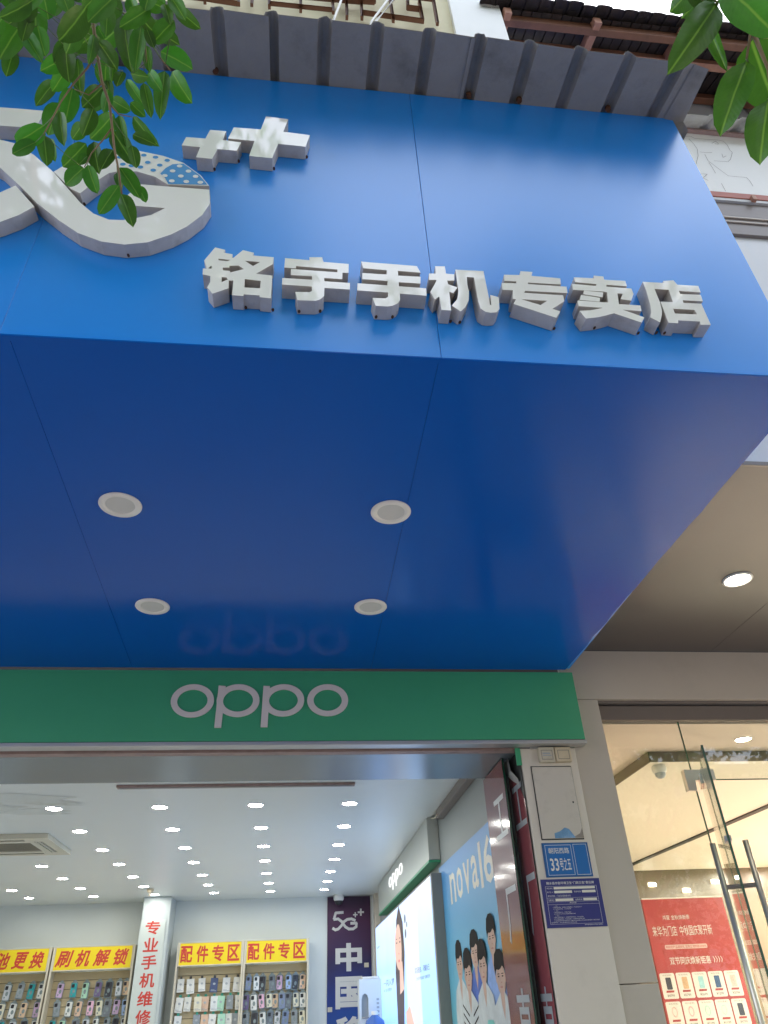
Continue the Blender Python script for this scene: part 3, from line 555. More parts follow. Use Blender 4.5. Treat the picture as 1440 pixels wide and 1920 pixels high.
LEAVES=[((-0.683, 0.731, 3.37), (-0.685, 0.754, 3.307), 0.0378, 0.13), ((-0.564, 0.672, 3.284), (-0.625, 0.703, 3.27), 0.0349, -0.15), ((-0.496, 0.84, 3.473), (-0.502, 0.888, 3.429), 0.0434, -0.48), ((-0.477, 0.675, 3.233), (-0.5, 0.717, 3.197), 0.0346, 0.46), ((-0.326, 0.629, 3.224), (-0.386, 0.658, 3.194), 0.0319, 0.09), ((-0.582, 0.687, 3.281), (-0.594, 0.717, 3.234), 0.029, -0.19), ((-0.286, 0.636, 3.257), (-0.235, 0.659, 3.227), 0.0285, -0.2), ((-0.319, 0.592, 3.224), (-0.335, 0.627, 3.203), 0.0351, -0.47), ((-0.376, 0.688, 3.334), (-0.336, 0.717, 3.309), 0.0392, -0.19), ((-0.507, 0.6, 3.188), (-0.562, 0.641, 3.168), 0.0272, -0.26), ((-0.462, 0.728, 3.298), (-0.419, 0.758, 3.245), 0.0368, 0.2), ((-0.377, 0.593, 3.167), (-0.424, 0.624, 3.123), 0.0362, -0.17), ((-0.489, 0.766, 3.438), (-0.548, 0.8, 3.4), 0.0442, 0.36), ((-0.408, 0.633, 3.22), (-0.408, 0.664, 3.168), 0.0314, 0.15), ((-0.649, 0.698, 3.401), (-0.605, 0.731, 3.347), 0.0354, -0.27), ((-0.534, 0.752, 3.308), (-0.526, 0.796, 3.251), 0.0411, -0.31), ((-0.545, 0.8, 3.457), (-0.609, 0.846, 3.434), 0.0449, -0.32), ((-0.382, 0.592, 3.2), (-0.42, 0.633, 3.178), 0.0299, 0.14), ((-0.668, 0.794, 3.447), (-0.718, 0.826, 3.402), 0.0419, -0.37), ((-0.292, 0.664, 3.267), (-0.338, 0.703, 3.248), 0.0363, -0.23), ((-0.593, 0.616, 3.23), (-0.63, 0.643, 3.197), 0.0294, -0.08), ((-0.592, 0.73, 3.338), (-0.581, 0.776, 3.308), 0.0377, -0.34), ((-0.439, 0.626, 3.187), (-0.497, 0.68, 3.161), 0.0466, 0.38), ((-0.529, 0.801, 3.489), (-0.606, 0.836, 3.453), 0.038, 0.45), ((-0.452, 0.77, 3.463), (-0.511, 0.802, 3.411), 0.044, 0.25), ((-0.443, 0.669, 3.385), (-0.442, 0.716, 3.335), 0.0578, 0.02), ((-0.407, 0.684, 3.325), (-0.384, 0.75, 3.219), 0.0386, -0.27), ((-0.359, 0.678, 3.263), (-0.37, 0.735, 3.194), 0.0317, -0.21), ((-0.384, 0.739, 3.414), (-0.303, 0.746, 3.358), 0.0412, 0.4), ((-0.359, 0.795, 3.429), (-0.288, 0.821, 3.417), 0.0461, 0.4), ((-0.362, 0.89, 3.544), (-0.311, 0.933, 3.483), 0.0482, -0.49), ((-0.376, 0.882, 3.533), (-0.381, 0.946, 3.421), 0.0386, -0.2), ((-0.39, 0.785, 3.43), (-0.381, 0.822, 3.381), 0.0237, -0.09), ((-0.483, 0.93, 3.57), (-0.428, 0.974, 3.509), 0.0283, -0.16), ((-0.403, 0.856, 3.404), (-0.387, 0.911, 3.354), 0.0278, -0.02), ((-0.408, 0.871, 3.494), (-0.373, 0.894, 3.448), 0.0342, -0.3), ((-0.556, 0.835, 3.446), (-0.551, 0.894, 3.39), 0.0328, -0.33), ((-0.595, 0.877, 3.506), (-0.642, 0.932, 3.475), 0.0412, 0.31), ((-0.588, 0.849, 3.477), (-0.642, 0.865, 3.431), 0.0403, 0.13), ((-0.652, 0.939, 3.548), (-0.693, 0.971, 3.479), 0.0354, -0.23), ((-0.573, 0.889, 3.418), (-0.59, 0.942, 3.353), 0.0456, -0.08), ((-0.618, 0.939, 3.442), (-0.653, 0.996, 3.393), 0.0469, -0.5), ((-0.585, 0.896, 3.321), (-0.568, 0.932, 3.241), 0.0323, -0.38), ((-0.621, 0.922, 3.296), (-0.693, 0.965, 3.291), 0.046, 0.35), ((-0.64, 0.947, 3.27), (-0.694, 0.97, 3.253), 0.0325, -0.18), ((-0.642, 0.966, 3.341), (-0.63, 1.005, 3.275), 0.0388, 0.15), ((-0.652, 1.006, 3.4), (-0.636, 1.036, 3.348), 0.0238, -0.31), ((-0.501, 0.878, 3.408), (-0.542, 0.902, 3.356), 0.0419, 0.06), ((-0.518, 0.948, 3.51), (-0.566, 0.972, 3.48), 0.0335, -0.42), ((-0.516, 0.9, 3.353), (-0.538, 0.938, 3.298), 0.0381, 0.1), ((-0.508, 0.981, 3.491), (-0.565, 1.023, 3.437), 0.0489, 0.3), ((-0.506, 0.941, 3.48), (-0.458, 0.951, 3.455), 0.0368, -0.13), ((-0.451, 0.923, 3.441), (-0.416, 0.946, 3.423), 0.0271, -0.08), ((-0.491, 0.969, 3.467), (-0.471, 1.013, 3.401), 0.029, -0.25), ((-0.448, 0.948, 3.423), (-0.384, 0.989, 3.371), 0.0309, -0.43), ((-0.439, 0.957, 3.36), (-0.382, 0.965, 3.336), 0.0305, 0.38), ((-0.598, 1.023, 3.513), (-0.623, 1.048, 3.476), 0.0365, 0.4), ((-0.512, 1.006, 3.459), (-0.453, 1.045, 3.377), 0.049, -0.04), ((-0.421, 0.932, 3.265), (-0.413, 0.971, 3.237), 0.0275, 0.16), ((-0.585, 1.046, 3.457), (-0.648, 1.096, 3.424), 0.0477, 0.17), ((-0.555, 1.019, 3.425), (-0.541, 1.068, 3.362), 0.0366, -0.4), ((-0.496, 1.005, 3.371), (-0.518, 1.025, 3.312), 0.0348, -0.36), ((-0.568, 1.045, 3.408), (-0.588, 1.052, 3.369), 0.0244, -0.41), ((-0.53, 0.971, 3.221), (-0.577, 1.01, 3.209), 0.037, -0.32), ((-0.515, 0.955, 3.208), (-0.496, 1.001, 3.17), 0.0339, -0.38), ((-0.494, 1.064, 3.395), (-0.443, 1.11, 3.337), 0.0417, 0.34), ((-0.453, 1.102, 3.379), (-0.432, 1.128, 3.347), 0.0269, 0.3), ((-0.443, 0.976, 3.17), (-0.491, 1.028, 3.131), 0.0356, 0.01), ((-0.481, 1.083, 3.311), (-0.444, 1.118, 3.226), 0.041, 0.25), ((-0.507, 1.085, 3.405), (-0.489, 1.1, 3.35), 0.0211, -0.18), ((-0.636, 0.743, 3.386), (-0.693, 0.805, 3.339), 0.0529, -0.26), ((-0.607, 0.719, 3.289), (-0.561, 0.749, 3.222), 0.0321, 0.12), ((-0.612, 0.723, 3.414), (-0.603, 0.773, 3.336), 0.0498, -0.13), ((-0.67, 0.801, 3.377), (-0.683, 0.833, 3.326), 0.0345, -0.08), ((-0.532, 0.618, 3.166), (-0.591, 0.643, 3.146), 0.0304, 0.47), ((-0.617, 0.637, 3.233), (-0.559, 0.647, 3.231), 0.0342, -0.34), ((-0.562, 0.666, 3.335), (-0.554, 0.702, 3.305), 0.0395, 0.17), ((-0.506, 0.633, 3.271), (-0.488, 0.658, 3.234), 0.035, 0.14), ((-0.405, 0.678, 3.404), (-0.374, 0.71, 3.328), 0.0286, -0.4), ((-0.399, 0.689, 3.334), (-0.354, 0.69, 3.361), 0.0264, 0.02), ((-0.346, 0.618, 3.238), (-0.299, 0.632, 3.231), 0.0318, -0.31), ((-0.298, 0.617, 3.219), (-0.283, 0.634, 3.172), 0.0216, 0.09), ((-0.285, 0.604, 3.22), (-0.254, 0.622, 3.17), 0.0286, 0.19), ((-0.355, 0.657, 3.382), (-0.322, 0.671, 3.343), 0.0312, 0.21), ((-0.45, 0.781, 3.384), (-0.46, 0.833, 3.343), 0.0199, 0.08), ((-0.433, 0.811, 3.352), (-0.444, 0.827, 3.314), 0.0233, -0.48), ((-0.495, 0.873, 3.441), (-0.485, 0.904, 3.388), 0.0282, -0.33), ((-0.638, 0.699, 3.285), (-0.661, 0.72, 3.25), 0.0271, 0.27), ((-0.344, 0.673, 3.241), (-0.333, 0.706, 3.234), 0.0209, -0.02), ((-0.439, 0.639, 3.286), (-0.468, 0.66, 3.262), 0.0326, 0.33), ((-0.487, 0.748, 3.413), (-0.471, 0.766, 3.392), 0.0203, -0.02), ((-0.503, 0.657, 3.312), (-0.464, 0.655, 3.34), 0.0301, -0.1), ((-0.477, 0.657, 3.312), (-0.534, 0.661, 3.359), 0.0331, -0.03), ((-0.465, 0.719, 3.3), (-0.472, 0.751, 3.239), 0.0217, 0.22), ((-0.487, 0.798, 3.418), (-0.469, 0.824, 3.417), 0.0202, 0.35), ((-0.412, 0.805, 3.329), (-0.37, 0.799, 3.309), 0.0297, -0.24), ((-0.481, 0.867, 3.38), (-0.493, 0.906, 3.348), 0.0276, 0.36), ((-0.562, 0.711, 3.349), (-0.536, 0.679, 3.374), 0.0313, 0.37), ((-0.577, 0.624, 3.22), (-0.567, 0.648, 3.181), 0.0339, 0.23)]
LEAVES_R=[((0.3296, 0.2019, 2.2784), (0.3668, 0.2166, 2.2293), 0.0324, 0.27), ((0.3344, 0.2163, 2.2858), (0.2938, 0.2539, 2.2353), 0.0288, 0.06), ((0.3401, 0.2374, 2.3084), (0.3519, 0.2553, 2.2544), 0.0113, -0.13), ((0.3664, 0.2464, 2.2566), (0.3467, 0.2863, 2.2067), 0.0275, -0.23), ((0.3767, 0.2412, 2.283), (0.4121, 0.2812, 2.2512), 0.0411, -0.09), ((0.391, 0.2672, 2.2372), (0.3786, 0.2945, 2.1814), 0.0288, -0.18), ((0.3285, 0.2221, 2.3311), (0.3041, 0.2327, 2.3012), 0.0208, 0.31), ((0.3577, 0.2227, 2.3588), (0.3249, 0.2413, 2.3182), 0.0243, 0.35), ((0.3117, 0.2106, 2.31), (0.3371, 0.2285, 2.3004), 0.0182, 0.21)]
TWIGS=[([(-0.509, 0.681, 3.449), (-0.498, 0.702, 3.417), (-0.486, 0.723, 3.385), (-0.48, 0.746, 3.351), (-0.47, 0.776, 3.306), (-0.461, 0.801, 3.268), (-0.444, 0.825, 3.231), (-0.437, 0.854, 3.189), (-0.431, 0.879, 3.151), (-0.42, 0.905, 3.111), (-0.412, 0.933, 3.069)], 0.0045), ([(-0.479, 0.768, 3.319), (-0.494, 0.786, 3.296), (-0.522, 0.808, 3.271), (-0.549, 0.834, 3.238), (-0.576, 0.869, 3.194), (-0.584, 0.878, 3.182)], 0.0025), ([(-0.432, 0.684, 3.43), (-0.424, 0.709, 3.393), (-0.398, 0.713, 3.382), (-0.38, 0.721, 3.368), (-0.365, 0.735, 3.344), (-0.338, 0.756, 3.308), (-0.315, 0.77, 3.284)], 0.003), ([(-0.598, 0.698, 3.442), (-0.61, 0.718, 3.416), (-0.628, 0.737, 3.393), (-0.637, 0.754, 3.37)], 0.003), ([(-0.444, 0.825, 3.231), (-0.424, 0.836, 3.212), (-0.395, 0.836, 3.205)], 0.002), ([(-0.437, 0.854, 3.189), (-0.457, 0.872, 3.166), (-0.479, 0.889, 3.145), (-0.494, 0.909, 3.12)], 0.002), ([(-0.461, 0.801, 3.268), (-0.489, 0.819, 3.248), (-0.521, 0.815, 3.26)], 0.002), ([(-0.38, 0.721, 3.368), (-0.371, 0.743, 3.333), (-0.367, 0.765, 3.302)], 0.002)]
TWIGS_R=[([(0.376, 0.202, 2.327), (0.363, 0.214, 2.312), (0.343, 0.223, 2.304), (0.332, 0.234, 2.291)], 0.0022), ([(0.376, 0.202, 2.327), (0.374, 0.226, 2.293), (0.369, 0.248, 2.262)], 0.0022), ([(0.374, 0.234, 2.282), (0.388, 0.251, 2.254), (0.391, 0.265, 2.234)], 0.002)]
FLAP=[(4.567, 2.966), (4.753, 2.963), (4.768, 2.879), (4.69, 2.805), (4.605, 2.752), (4.476, 2.693), (4.491, 2.737), (4.562, 2.806), (4.623, 2.9), (4.632, 2.938)]
TORN=[(4.652, 2.944), (4.533, 2.899), (4.473, 2.809), (4.353, 2.589), (4.414, 2.613), (4.479, 2.657), (4.511, 2.718), (4.582, 2.811), (4.644, 2.906)]
FILM2=[(4.732, 2.895), (4.744, 2.819), (4.646, 2.762), (4.544, 2.7), (4.448, 2.637), (4.374, 2.569), (4.359, 2.128), (4.804, 2.185)]

# ------------------------------------------------------------------ palette
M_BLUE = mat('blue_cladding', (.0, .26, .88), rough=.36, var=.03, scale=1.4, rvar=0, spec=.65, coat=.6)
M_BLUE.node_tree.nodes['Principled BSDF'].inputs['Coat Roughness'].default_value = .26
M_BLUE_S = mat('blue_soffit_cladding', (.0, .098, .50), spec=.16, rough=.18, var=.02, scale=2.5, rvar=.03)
M_DARK = mat('dark_gap', (.012, .012, .014), rough=.7)
M_ACR = mat('white_acrylic', (.92, .92, .90), rough=.05, var=.015, scale=2, spec=.5, coat=.6, bump=.05, bscale=2.2)
M_RET = mat('letter_return', (.56, .515, .48), rough=.42, var=.10, scale=14, stain=(.30, .22, .17), stain_scale=9, stain_amt=.55, bump=.08, bscale=20)
M_RUST = mat('rust', (.09, .035, .015), rough=.9, var=.4, scale=40)
M_GREEN = mat('green_panel', (.055, .37, .185), rough=.38, var=.06, scale=1.6, rvar=.06, bump=.02, bscale=3)
M_PINKW = mat('band_letter', (.74, .68, .65), rough=.45, var=.03)
M_ALU = mat('aluminium_trim', (.52, .52, .53), rough=.34, metal=.7, var=.05, scale=3, rvar=.05)
M_LINT = mat('grey_lintel_metal', (.28, .33, .375), rough=.24, metal=.4, var=.03, scale=1.2, rvar=.03, bump=.01, bscale=1.5)
M_PINK = mat('pinkish_steel', (.36, .25, .23), rough=.5, var=.15, scale=12, stain=(.10, .07, .06), stain_scale=10)
M_CREAM = mat('cream_plaster', (.74, .67, .575), rough=.6, var=.04, scale=3, stain=(.42, .36, .30), stain_scale=2.2, stain_amt=.28, bump=.06, bscale=60)
M_CREAMD = mat('cream_door_plate', (.64, .58, .50), rough=.5, var=.05, scale=3, stain=(.33, .28, .22), stain_scale=5, stain_amt=.45, bump=.05, bscale=30)
M_PLAST = mat('aged_plastic', (.62, .56, .44), rough=.5, var=.08, scale=10, stain=(.35, .28, .18), stain_scale=8)
M_PLAST2 = mat('aged_plastic_yellow', (.68, .57, .40), rough=.5, var=.08, scale=10, stain=(.42, .30, .16), stain_scale=8)
M_BEIGE = mat('beige_cladding', (.56, .49, .415), rough=.42, var=.035, scale=2, stain=(.38, .34, .29), stain_scale=1.5, stain_amt=.3, bump=.02, bscale=4)
M_BROWN = mat('brown_soffit', (.098, .083, .078), rough=.33, var=.05, scale=2, bump=.02, bscale=4)
M_TAUPE = mat('taupe_metal', (.20, .17, .155), rough=.4, var=.06, scale=3)
M_GREYW = mat('grey_white_cladding', (.62, .63, .64), rough=.4, var=.03, scale=1.5)
M_WALLW = mat('white_render', (.93, .93, .92), rough=.8, var=.02, scale=3, stain=(.80, .78, .72), stain_scale=2, stain_amt=.2, bump=.08, bscale=50)
M_PENCIL = mat('pencil_line', (.33, .30, .30), rough=.9)
M_YELW = mat('pale_yellow_render', (.76, .70, .48), rough=.8, var=.07, scale=4, stain=(.38, .30, .16), stain_scale=3, stain_amt=.4, bump=.08, bscale=40)
M_WOOD = mat('red_brown_wood', (.20, .085, .048), rough=.5, var=.22, scale=9, stain=(.05, .022, .015), stain_scale=7, stain_amt=.6, bump=.15, bscale=30)
M_WOODL = mat('worn_red_wood', (.42, .20, .13), rough=.55, var=.2, scale=9, stain=(.48, .36, .27), stain_scale=8, stain_amt=.5, bump=.12, bscale=30)
M_TILE = mat('dark_roof_tile', (.045, .035, .033), rough=.65, var=.3, scale=10, stain=(.10, .05, .035), stain_scale=8, bump=.2, bscale=30)
M_AWN = mat('grey_fibre_sheet', (.30, .28, .265), rough=.55, var=.14, scale=7, stain=(.075, .068, .06), stain_scale=3.5, stain_amt=.65, bump=.15, bscale=60, aniso_z=1)
M_AWNE = mat('weathered_sheet_edge', (.10, .085, .065), rough=.8, var=.3, scale=20)
M_CORR = mat('pale_corrugated_sheet', (.52, .51, .47), rough=.6, var=.1, scale=6, stain=(.25, .22, .18), stain_scale=5)
M_RED = mat('red_paint', (.38, .10, .06), rough=.45, var=.12, scale=8)
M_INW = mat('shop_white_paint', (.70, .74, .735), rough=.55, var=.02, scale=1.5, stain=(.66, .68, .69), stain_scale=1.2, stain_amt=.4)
M_CEIL = mat('shop_ceiling_paint', (.76, .80, .79), rough=.36, var=.015, scale=1)
M_STAIN = mat('damp_stain', (.66, .69, .66), rough=.5, var=.06, scale=5, stain=(.42, .41, .34), stain_scale=3.5, stain_amt=.8)
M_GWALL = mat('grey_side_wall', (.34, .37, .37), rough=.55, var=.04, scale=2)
M_TILEF = mat('shop_floor_tile', (.62, .60, .56), rough=.2, var=.04)
M_PAVE = mat('pavement_stone', (.27, .25, .235), rough=.75, var=.12, scale=5, bump=.15)
M_ROAD = mat('asphalt', (.055, .055, .058), rough=.85, var=.15, scale=20, bump=.2)
M_LAMP = emit('downlight_glow', (.99, 1.0, .92), 40)
M_LAMPO = mat('unlit_diffuser', (.64, .64, .63), rough=.4, var=.03)
M_RIM = mat('lamp_rim', (.86, .84, .82), rough=.35, var=.04)
M_LAMPW = emit('warm_downlight_glow', (1.0, .86, .62), 60)
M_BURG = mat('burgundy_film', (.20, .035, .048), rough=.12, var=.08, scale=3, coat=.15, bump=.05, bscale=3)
M_GLED = mat('green_glass_edge', (.012, .075, .05), rough=.15, var=.1)
M_GTXT = mat('grey_print', (.40, .43, .46), rough=.3, var=.04)
M_BLACK = mat('black_plastic', (.02, .02, .022), rough=.4)
M_CHROME = mat('brushed_steel', (.60, .57, .52), rough=.2, metal=1, var=.06, scale=12)
M_YEL = mat('yellow_header', (.82, .62, .012), rough=.4, var=.03)
M_REDT = mat('red_lettering', (.55, .045, .03), rough=.45, var=.04)
M_PLATE = mat('plate_blue', (.010, .15, .46), rough=.3, var=.06)
M_PLATEB = mat('plate_blue_rim', (.012, .10, .30), rough=.35, var=.08)
M_NAVY = mat('notice_navy', (.030, .033, .20), rough=.3, var=.05)
M_PRINTW = mat('white_print', (.78, .76, .72), rough=.4, var=.03)
M_SLAT = mat('slatwall_board', (.56, .46, .29), rough=.45, var=.07, scale=8, aniso_z=6)
M_RACKE = mat('rack_edge', (.62, .56, .45), rough=.4, var=.05)
M_GLASS = glass('clear_glass', ior=1.62)
M_GLASSD = glass('door_glass', (.90, .96, .92), 1.18)
M_BURG_REFL = mat('burgundy_film_reflected', (.33, .085, .10), rough=.16, var=.08, scale=3, coat=.4, bump=.05, bscale=3)  # lighter copy of the door film, reflected brightness put into the colour
M_SATIN = mat('satin_steel', (.70, .655, .57), rough=.34, metal=.75, var=.06, scale=12)
M_BOARDW = mat('sign_board_white', (.56, .60, .575), rough=.45, var=.02)
M_WARM = mat('cream_ceiling', (.84, .76, .64), rough=.5, var=.01, scale=1)
M_WARMB = mat('brown_wall', (.13, .105, .070), rough=.25, var=.05, scale=2)
M_POSTR = mat('red_poster', (.42, .06, .06), rough=.3, var=.03)
M_CARD = mat('card_white', (.74, .70, .66), rough=.35, var=.02)
M_BARK = mat('bark', (.16, .12, .085), rough=.85, var=.25, scale=14, bump=.5, bscale=18)
M_TWIG = mat('twig_bark', (.20, .135, .075), rough=.7, var=.25, scale=60)
M_LEAF = leaf_material('ficus_leaf', (.042, .132, .018), (.16, .28, .06))
M_CROWN = leaf_material('crown_leaf', (.045, .125, .02), (.12, .2, .05))

KI = 1.111                               # the shop interior is laid out about the doorway eye point
ix = lambda v: v * KI
iz = lambda z: 1.6 + (z - 1.6) * KI

# ------------------------------------------------------------------ ground
def setting(o):
    o['kind'] = 'structure'
    return o
setting(box('ground', M_ROAD, -150, 150, -150, 150, -.5, -.13))
setting(box('road', M_ROAD, -60, 60, -9.5, -3.2, -.125, -.12))
setting(box('pavement', M_PAVE, -60, 60, -3.2, 4.4, -.12, 0))
setting(box('far_pavement', M_PAVE, -60, 60, -13, -9.5, -.12, 0))
lm = MB()
for k in range(-10, 11):
    lm.box(k * 5, k * 5 + 2.5, -6.42, -6.3, -.12, -.116)
setting(lm.build('road_marking', M_PRINTW))

# ------------------------------------------------------------------ the shop building
shop = thing('shop_building', 'white walled phone shop interior behind the green band, under a yellow upper storey', 'building', (0, 4.42, 0))
B = lambda n, m, *a, **k: box(n, m, *a, parent=shop, **k)
CZ = 3.10
WX = 1.385
BY = ix(11.72)
B('floor', M_TILEF, -5.2, WX, 4.42, BY, 0, .02)
B('wall', M_INW, -5.3, -5.2, 4.42, BY + .1, .02, 3.4)
B('wall', M_INW, -5.2, WX + .1, BY, BY + .1, .02, 3.4)
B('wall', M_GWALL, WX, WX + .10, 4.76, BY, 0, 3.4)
B('ceiling', M_CEIL, -5.2, WX, 5.12, BY, CZ, CZ + .1)
B('roof_slab', M_DARK, -5.3, 6.9, 4.6, BY + .1, 5.2, 5.3)
B('lintel', M_LINT, -5.2, WX, 4.505, 5.12, 2.90, 3.4, bevel=.004)
B('shutter_slot', M_PINK, -5.2, WX, 4.435, 4.497, 2.895, 3.3)
B('shutter_track', M_PINK, ix(-1.245), ix(.428), ix(5.37), ix(5.43), CZ - .018, CZ, bevel=.003)
B('shutter_track', M_ALU, ix(-1.225), ix(.41), ix(5.385), ix(5.405), CZ - .026, CZ - .0185)
stn = MB()
sh = []
for cx, cy, rr in ((-2.05, 5.75, .34), (-2.35, 6.0, .25), (-2.0, 6.15, .2), (-2.6, 5.8, .3), (-1.75, 5.9, .12)):
    sh.append([(ix(cx + rr * (1 + .25 * math.sin(5 * t + cx)) * 1.3 * math.cos(t)), ix(cy + rr * (.5 + .12 * math.sin(3 * t)) * math.sin(t))) for t in [2 * math.pi * k / 22 for k in range(22)]])
put(stn, shape(sh), lambda u, v, d: (u, v, CZ - d), .002)
stn.build('damp_patch', M_STAIN, shop)
B('cable_trunking', M_TAUPE, WX - .07, WX - .002, 5.15, 7.05, CZ - .075, CZ - .002, bevel=.004)
cab = MB()
for k in range(3):
    cab.tube([(WX - .03 - k * .02, 6.95, CZ - .05), (WX - .03 - k * .02, 7.12, CZ - .03 - k * .01), (WX - .04 - k * .015, 7.3, CZ - .012)], .008, 6)
cab.build('cable', M_PLAST, shop, smooth=True)
B('pilaster', M_CREAM, ix(1.17), WX - .002, BY - .25, BY - .002, .02, CZ - .002, bevel=.005)
cx0, cx1 = ix(-1.985), ix(-1.622)
B('column', mat('column_paint', (.50, .54, .54), rough=.6, var=.02), cx0, cx1, ix(11.2), BY - .002, .02, CZ - .002, bevel=.006)
# cream street pillar
B('pillar', M_CREAM, 1.392, 1.752, 4.42, 4.755, 0, 2.903, bevel=.005)
B('pillar_cover_strip', M_GREEN, 1.360, 1.3905, 4.415, 4.43, 2.80, 2.903)
# upper storey
up = shop
B('wall', M_YELW, -3.6, .86, 1.93, 2.1, 5.25, 12)
B('wall', M_WALLW, .86, 1.20, 1.90, 2.1, 5.25, 12)
for (a, b), k in zip(BARS, range(len(BARS))):
    dx, dz = b[0] - a[0], b[1] - a[1]
    n = Vector((-dz, dx)).normalized() * .0085
    e = MB()
    put(e, ([(a[0] - n.x, a[1] - n.y), (b[0] - n.x, b[1] - n.y), (b[0] + n.x, b[1] + n.y), (a[0] + n.x, a[1] + n.y)], [(0, 1, 2), (0, 2, 3)]), front(1.9), .004 * (k % 3), .03)
    e.build('lattice_bar', M_WOOD, shop)
B('wall', M_DARK, -3.6, -3.5, 2.1, 4.6, 5.25, 12)
B('roof', M_TILE, -3.7, 1.2, 1.75, 14, 12, 12.2)
for k, pth in enumerate(CABLES):
    o = MB().tube([Vector(p) for p in pth], .0075, 8).build('white_cable', M_PRINTW, None, at=pth[0], smooth=True)
    tag(o, ['white cable dropping alone behind the awning edge, left of the pair', 'left white cable of the close pair behind the awning', 'right white cable of the close pair behind the awning'][k], 'cable', 'white cables hanging above the awning')

# ------------------------------------------------------------------ blue sign canopy with its letters
FY = 1.642
SZ = 3.379
sign = thing('sign_canopy', 'big blue panel shop sign canopy with raised white letters above the shop', 'shop sign', (0, FY, SZ))
seams = [-3.82, -2.38, -.967, .443, 1.77]
for a, b in zip(seams[:-1], seams[1:]):
    g0, g1 = (0 if a == -3.82 else .0007), (0 if b == 1.77 else .0007)
    box('fascia_panel', M_BLUE, a + g0, b - g1, FY, FY + .02, SZ + .003, 5.19, parent=sign, bevel=.0012)
sx0 = [(-3.82, -3.82), (-2.36, -2.40), (-.938, -1.02), (.436, .456), (1.795, 1.742)]
for (a, c), (b, d) in zip(sx0[:-1], sx0[1:]):
    g = .0008
    last = b == 1.795
    n = 26 if last else 1
    right = []
    for k in range(n + 1):
        t = k / n
        wob = random.uniform(-.006, .004) if last and .2 < t < .98 else 0
        right.append((b + (d - b) * t - (0 if last else g) + wob, FY + .022 + (4.305 - FY - .022) * t))
    poly = [(a + g, FY + .022)] + right + [(c + g, 4.305)]
    s_ = shape([poly])
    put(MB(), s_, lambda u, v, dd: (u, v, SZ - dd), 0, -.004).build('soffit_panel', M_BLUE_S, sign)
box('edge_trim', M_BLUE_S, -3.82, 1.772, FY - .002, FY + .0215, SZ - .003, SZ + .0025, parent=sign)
box('side_panel', M_BLUE, 1.745, 1.769, FY + .024, 4.3, SZ + .006, 5.185, parent=sign)
box('frame', mat('sign_frame_paint', (.0, .07, .33), rough=.6), -3.8, 1.735, FY + .026, 4.3, SZ + .008, 5.17, parent=sign)

def letter(add, sub, Yf, label, rust=2):
    s_ = shape(add, sub)
    mb = MB()
    put(mb, s_, front(FY), FY - Yf, .0015, 0, 1)
    # thin overhanging lip of the acrylic face
    o = mb.build('letter', [M_ACR, M_RET], sign, label=label)
    pts = sorted([p for poly in add for p in poly], key=lambda p: p[1])[:rust * 2]
    for p in pts[::2]:
        z0 = p[1] + .004
        ring = disc(p[0] + .006, FY - .014, .005, .008, 9)
        MB().add([(u, v, z0 - .0055) for u, v in ring[0]], ring[1]).build('rust_spot', M_RUST, o, at=W[sign])
    return o
names = {'铭': 'first character 铭', '宇': 'second character 宇', '手': 'third character 手', '机': 'fourth character 机', '专': 'fifth character 专', '卖': 'sixth character 卖', '店': 'last character 店'}
for ch, add, sub in CHARS:
    letter(add, sub, FY - .060, 'white raised ' + names[ch])
for p, lb in zip(PLUS, ('small white plus mark', 'large white plus mark')):
    letter([p], [], FY - .056, lb)
for p, lb in zip(LOGO, ('top bar of the logo digit', 'long looping stroke of the logo', 'upper arc of the logo letter G', 'lower bowl of the logo digit')):
    o = letter([p], [], FY - .056, lb, 1)
    if lb.startswith('upper'):
        M_LB = mat('logo_blue', (.09, .32, .68), rough=.2, var=.02)
        M_LW = mat('logo_white', (.80, .82, .82), rough=.2, var=.02)
        d = put(MB(), shape([PATCH]), front(FY), .0572)
        for u, v in BDOTS:
            put(d, disc(u, v, .0105), front(FY), .0572)
        d.build('dot_pattern', M_LB, o, at=W[sign])
        d = MB()
        for u, v in WDOTS:
            put(d, disc(u, v, .0105), front(FY), .0582)
        d.build('dot_pattern', M_LW, o, at=W[sign])

# recessed downlights of the blue soffit (off)
def downlight(name, c, r, glow, rim_m, label, group, drop=.008, lens=.68, cat='downlight'):
    t = thing(name, label, cat, c, group)
    MB().lathe([(r, 0), (r, -drop * .5), (r * .97, -drop), (r * (lens + .06), -drop), (r * lens, -drop * .45), (r * lens, drop * .2)], c, 40).build('rim', rim_m, t, smooth=True)
    MB().lathe([(r * lens, -drop * .35), (.0001, -drop * .35)], c, 40).build('diffuser', glow, t)
    return t
def copy_thing(src, loc, label):
    c = src.copy()
    COL.objects.link(c)
    c.location = loc
    W[c] = Vector(loc)
    c['label'] = label
    for ch in list(src.children):
        k = ch.copy()
        COL.objects.link(k)
        k.parent = c
        for g in list(ch.children):
            q = g.copy()
            COL.objects.link(q)
            q.parent = k
    return c
spots = [((-.766, 2.553), 'unlit round downlight in the blue soffit, front left'), ((.378, 2.547), 'unlit round downlight in the blue soffit, front right on the seam'),
         ((-.774, 3.476), 'unlit round downlight in the blue soffit, rear left nearer the green band'), ((.373, 3.445), 'unlit round downlight in the blue soffit, rear right nearer the green band')]
d0 = None
for (x, y), lb in spots:
    if d0 is None:
        d0 = downlight('soffit_downlight', (x, y, SZ - .001), .088, M_LAMPO, M_RIM, lb, 'unlit downlights in the blue soffit')
    else:
        copy_thing(d0, (x, y, SZ - .001), lb)

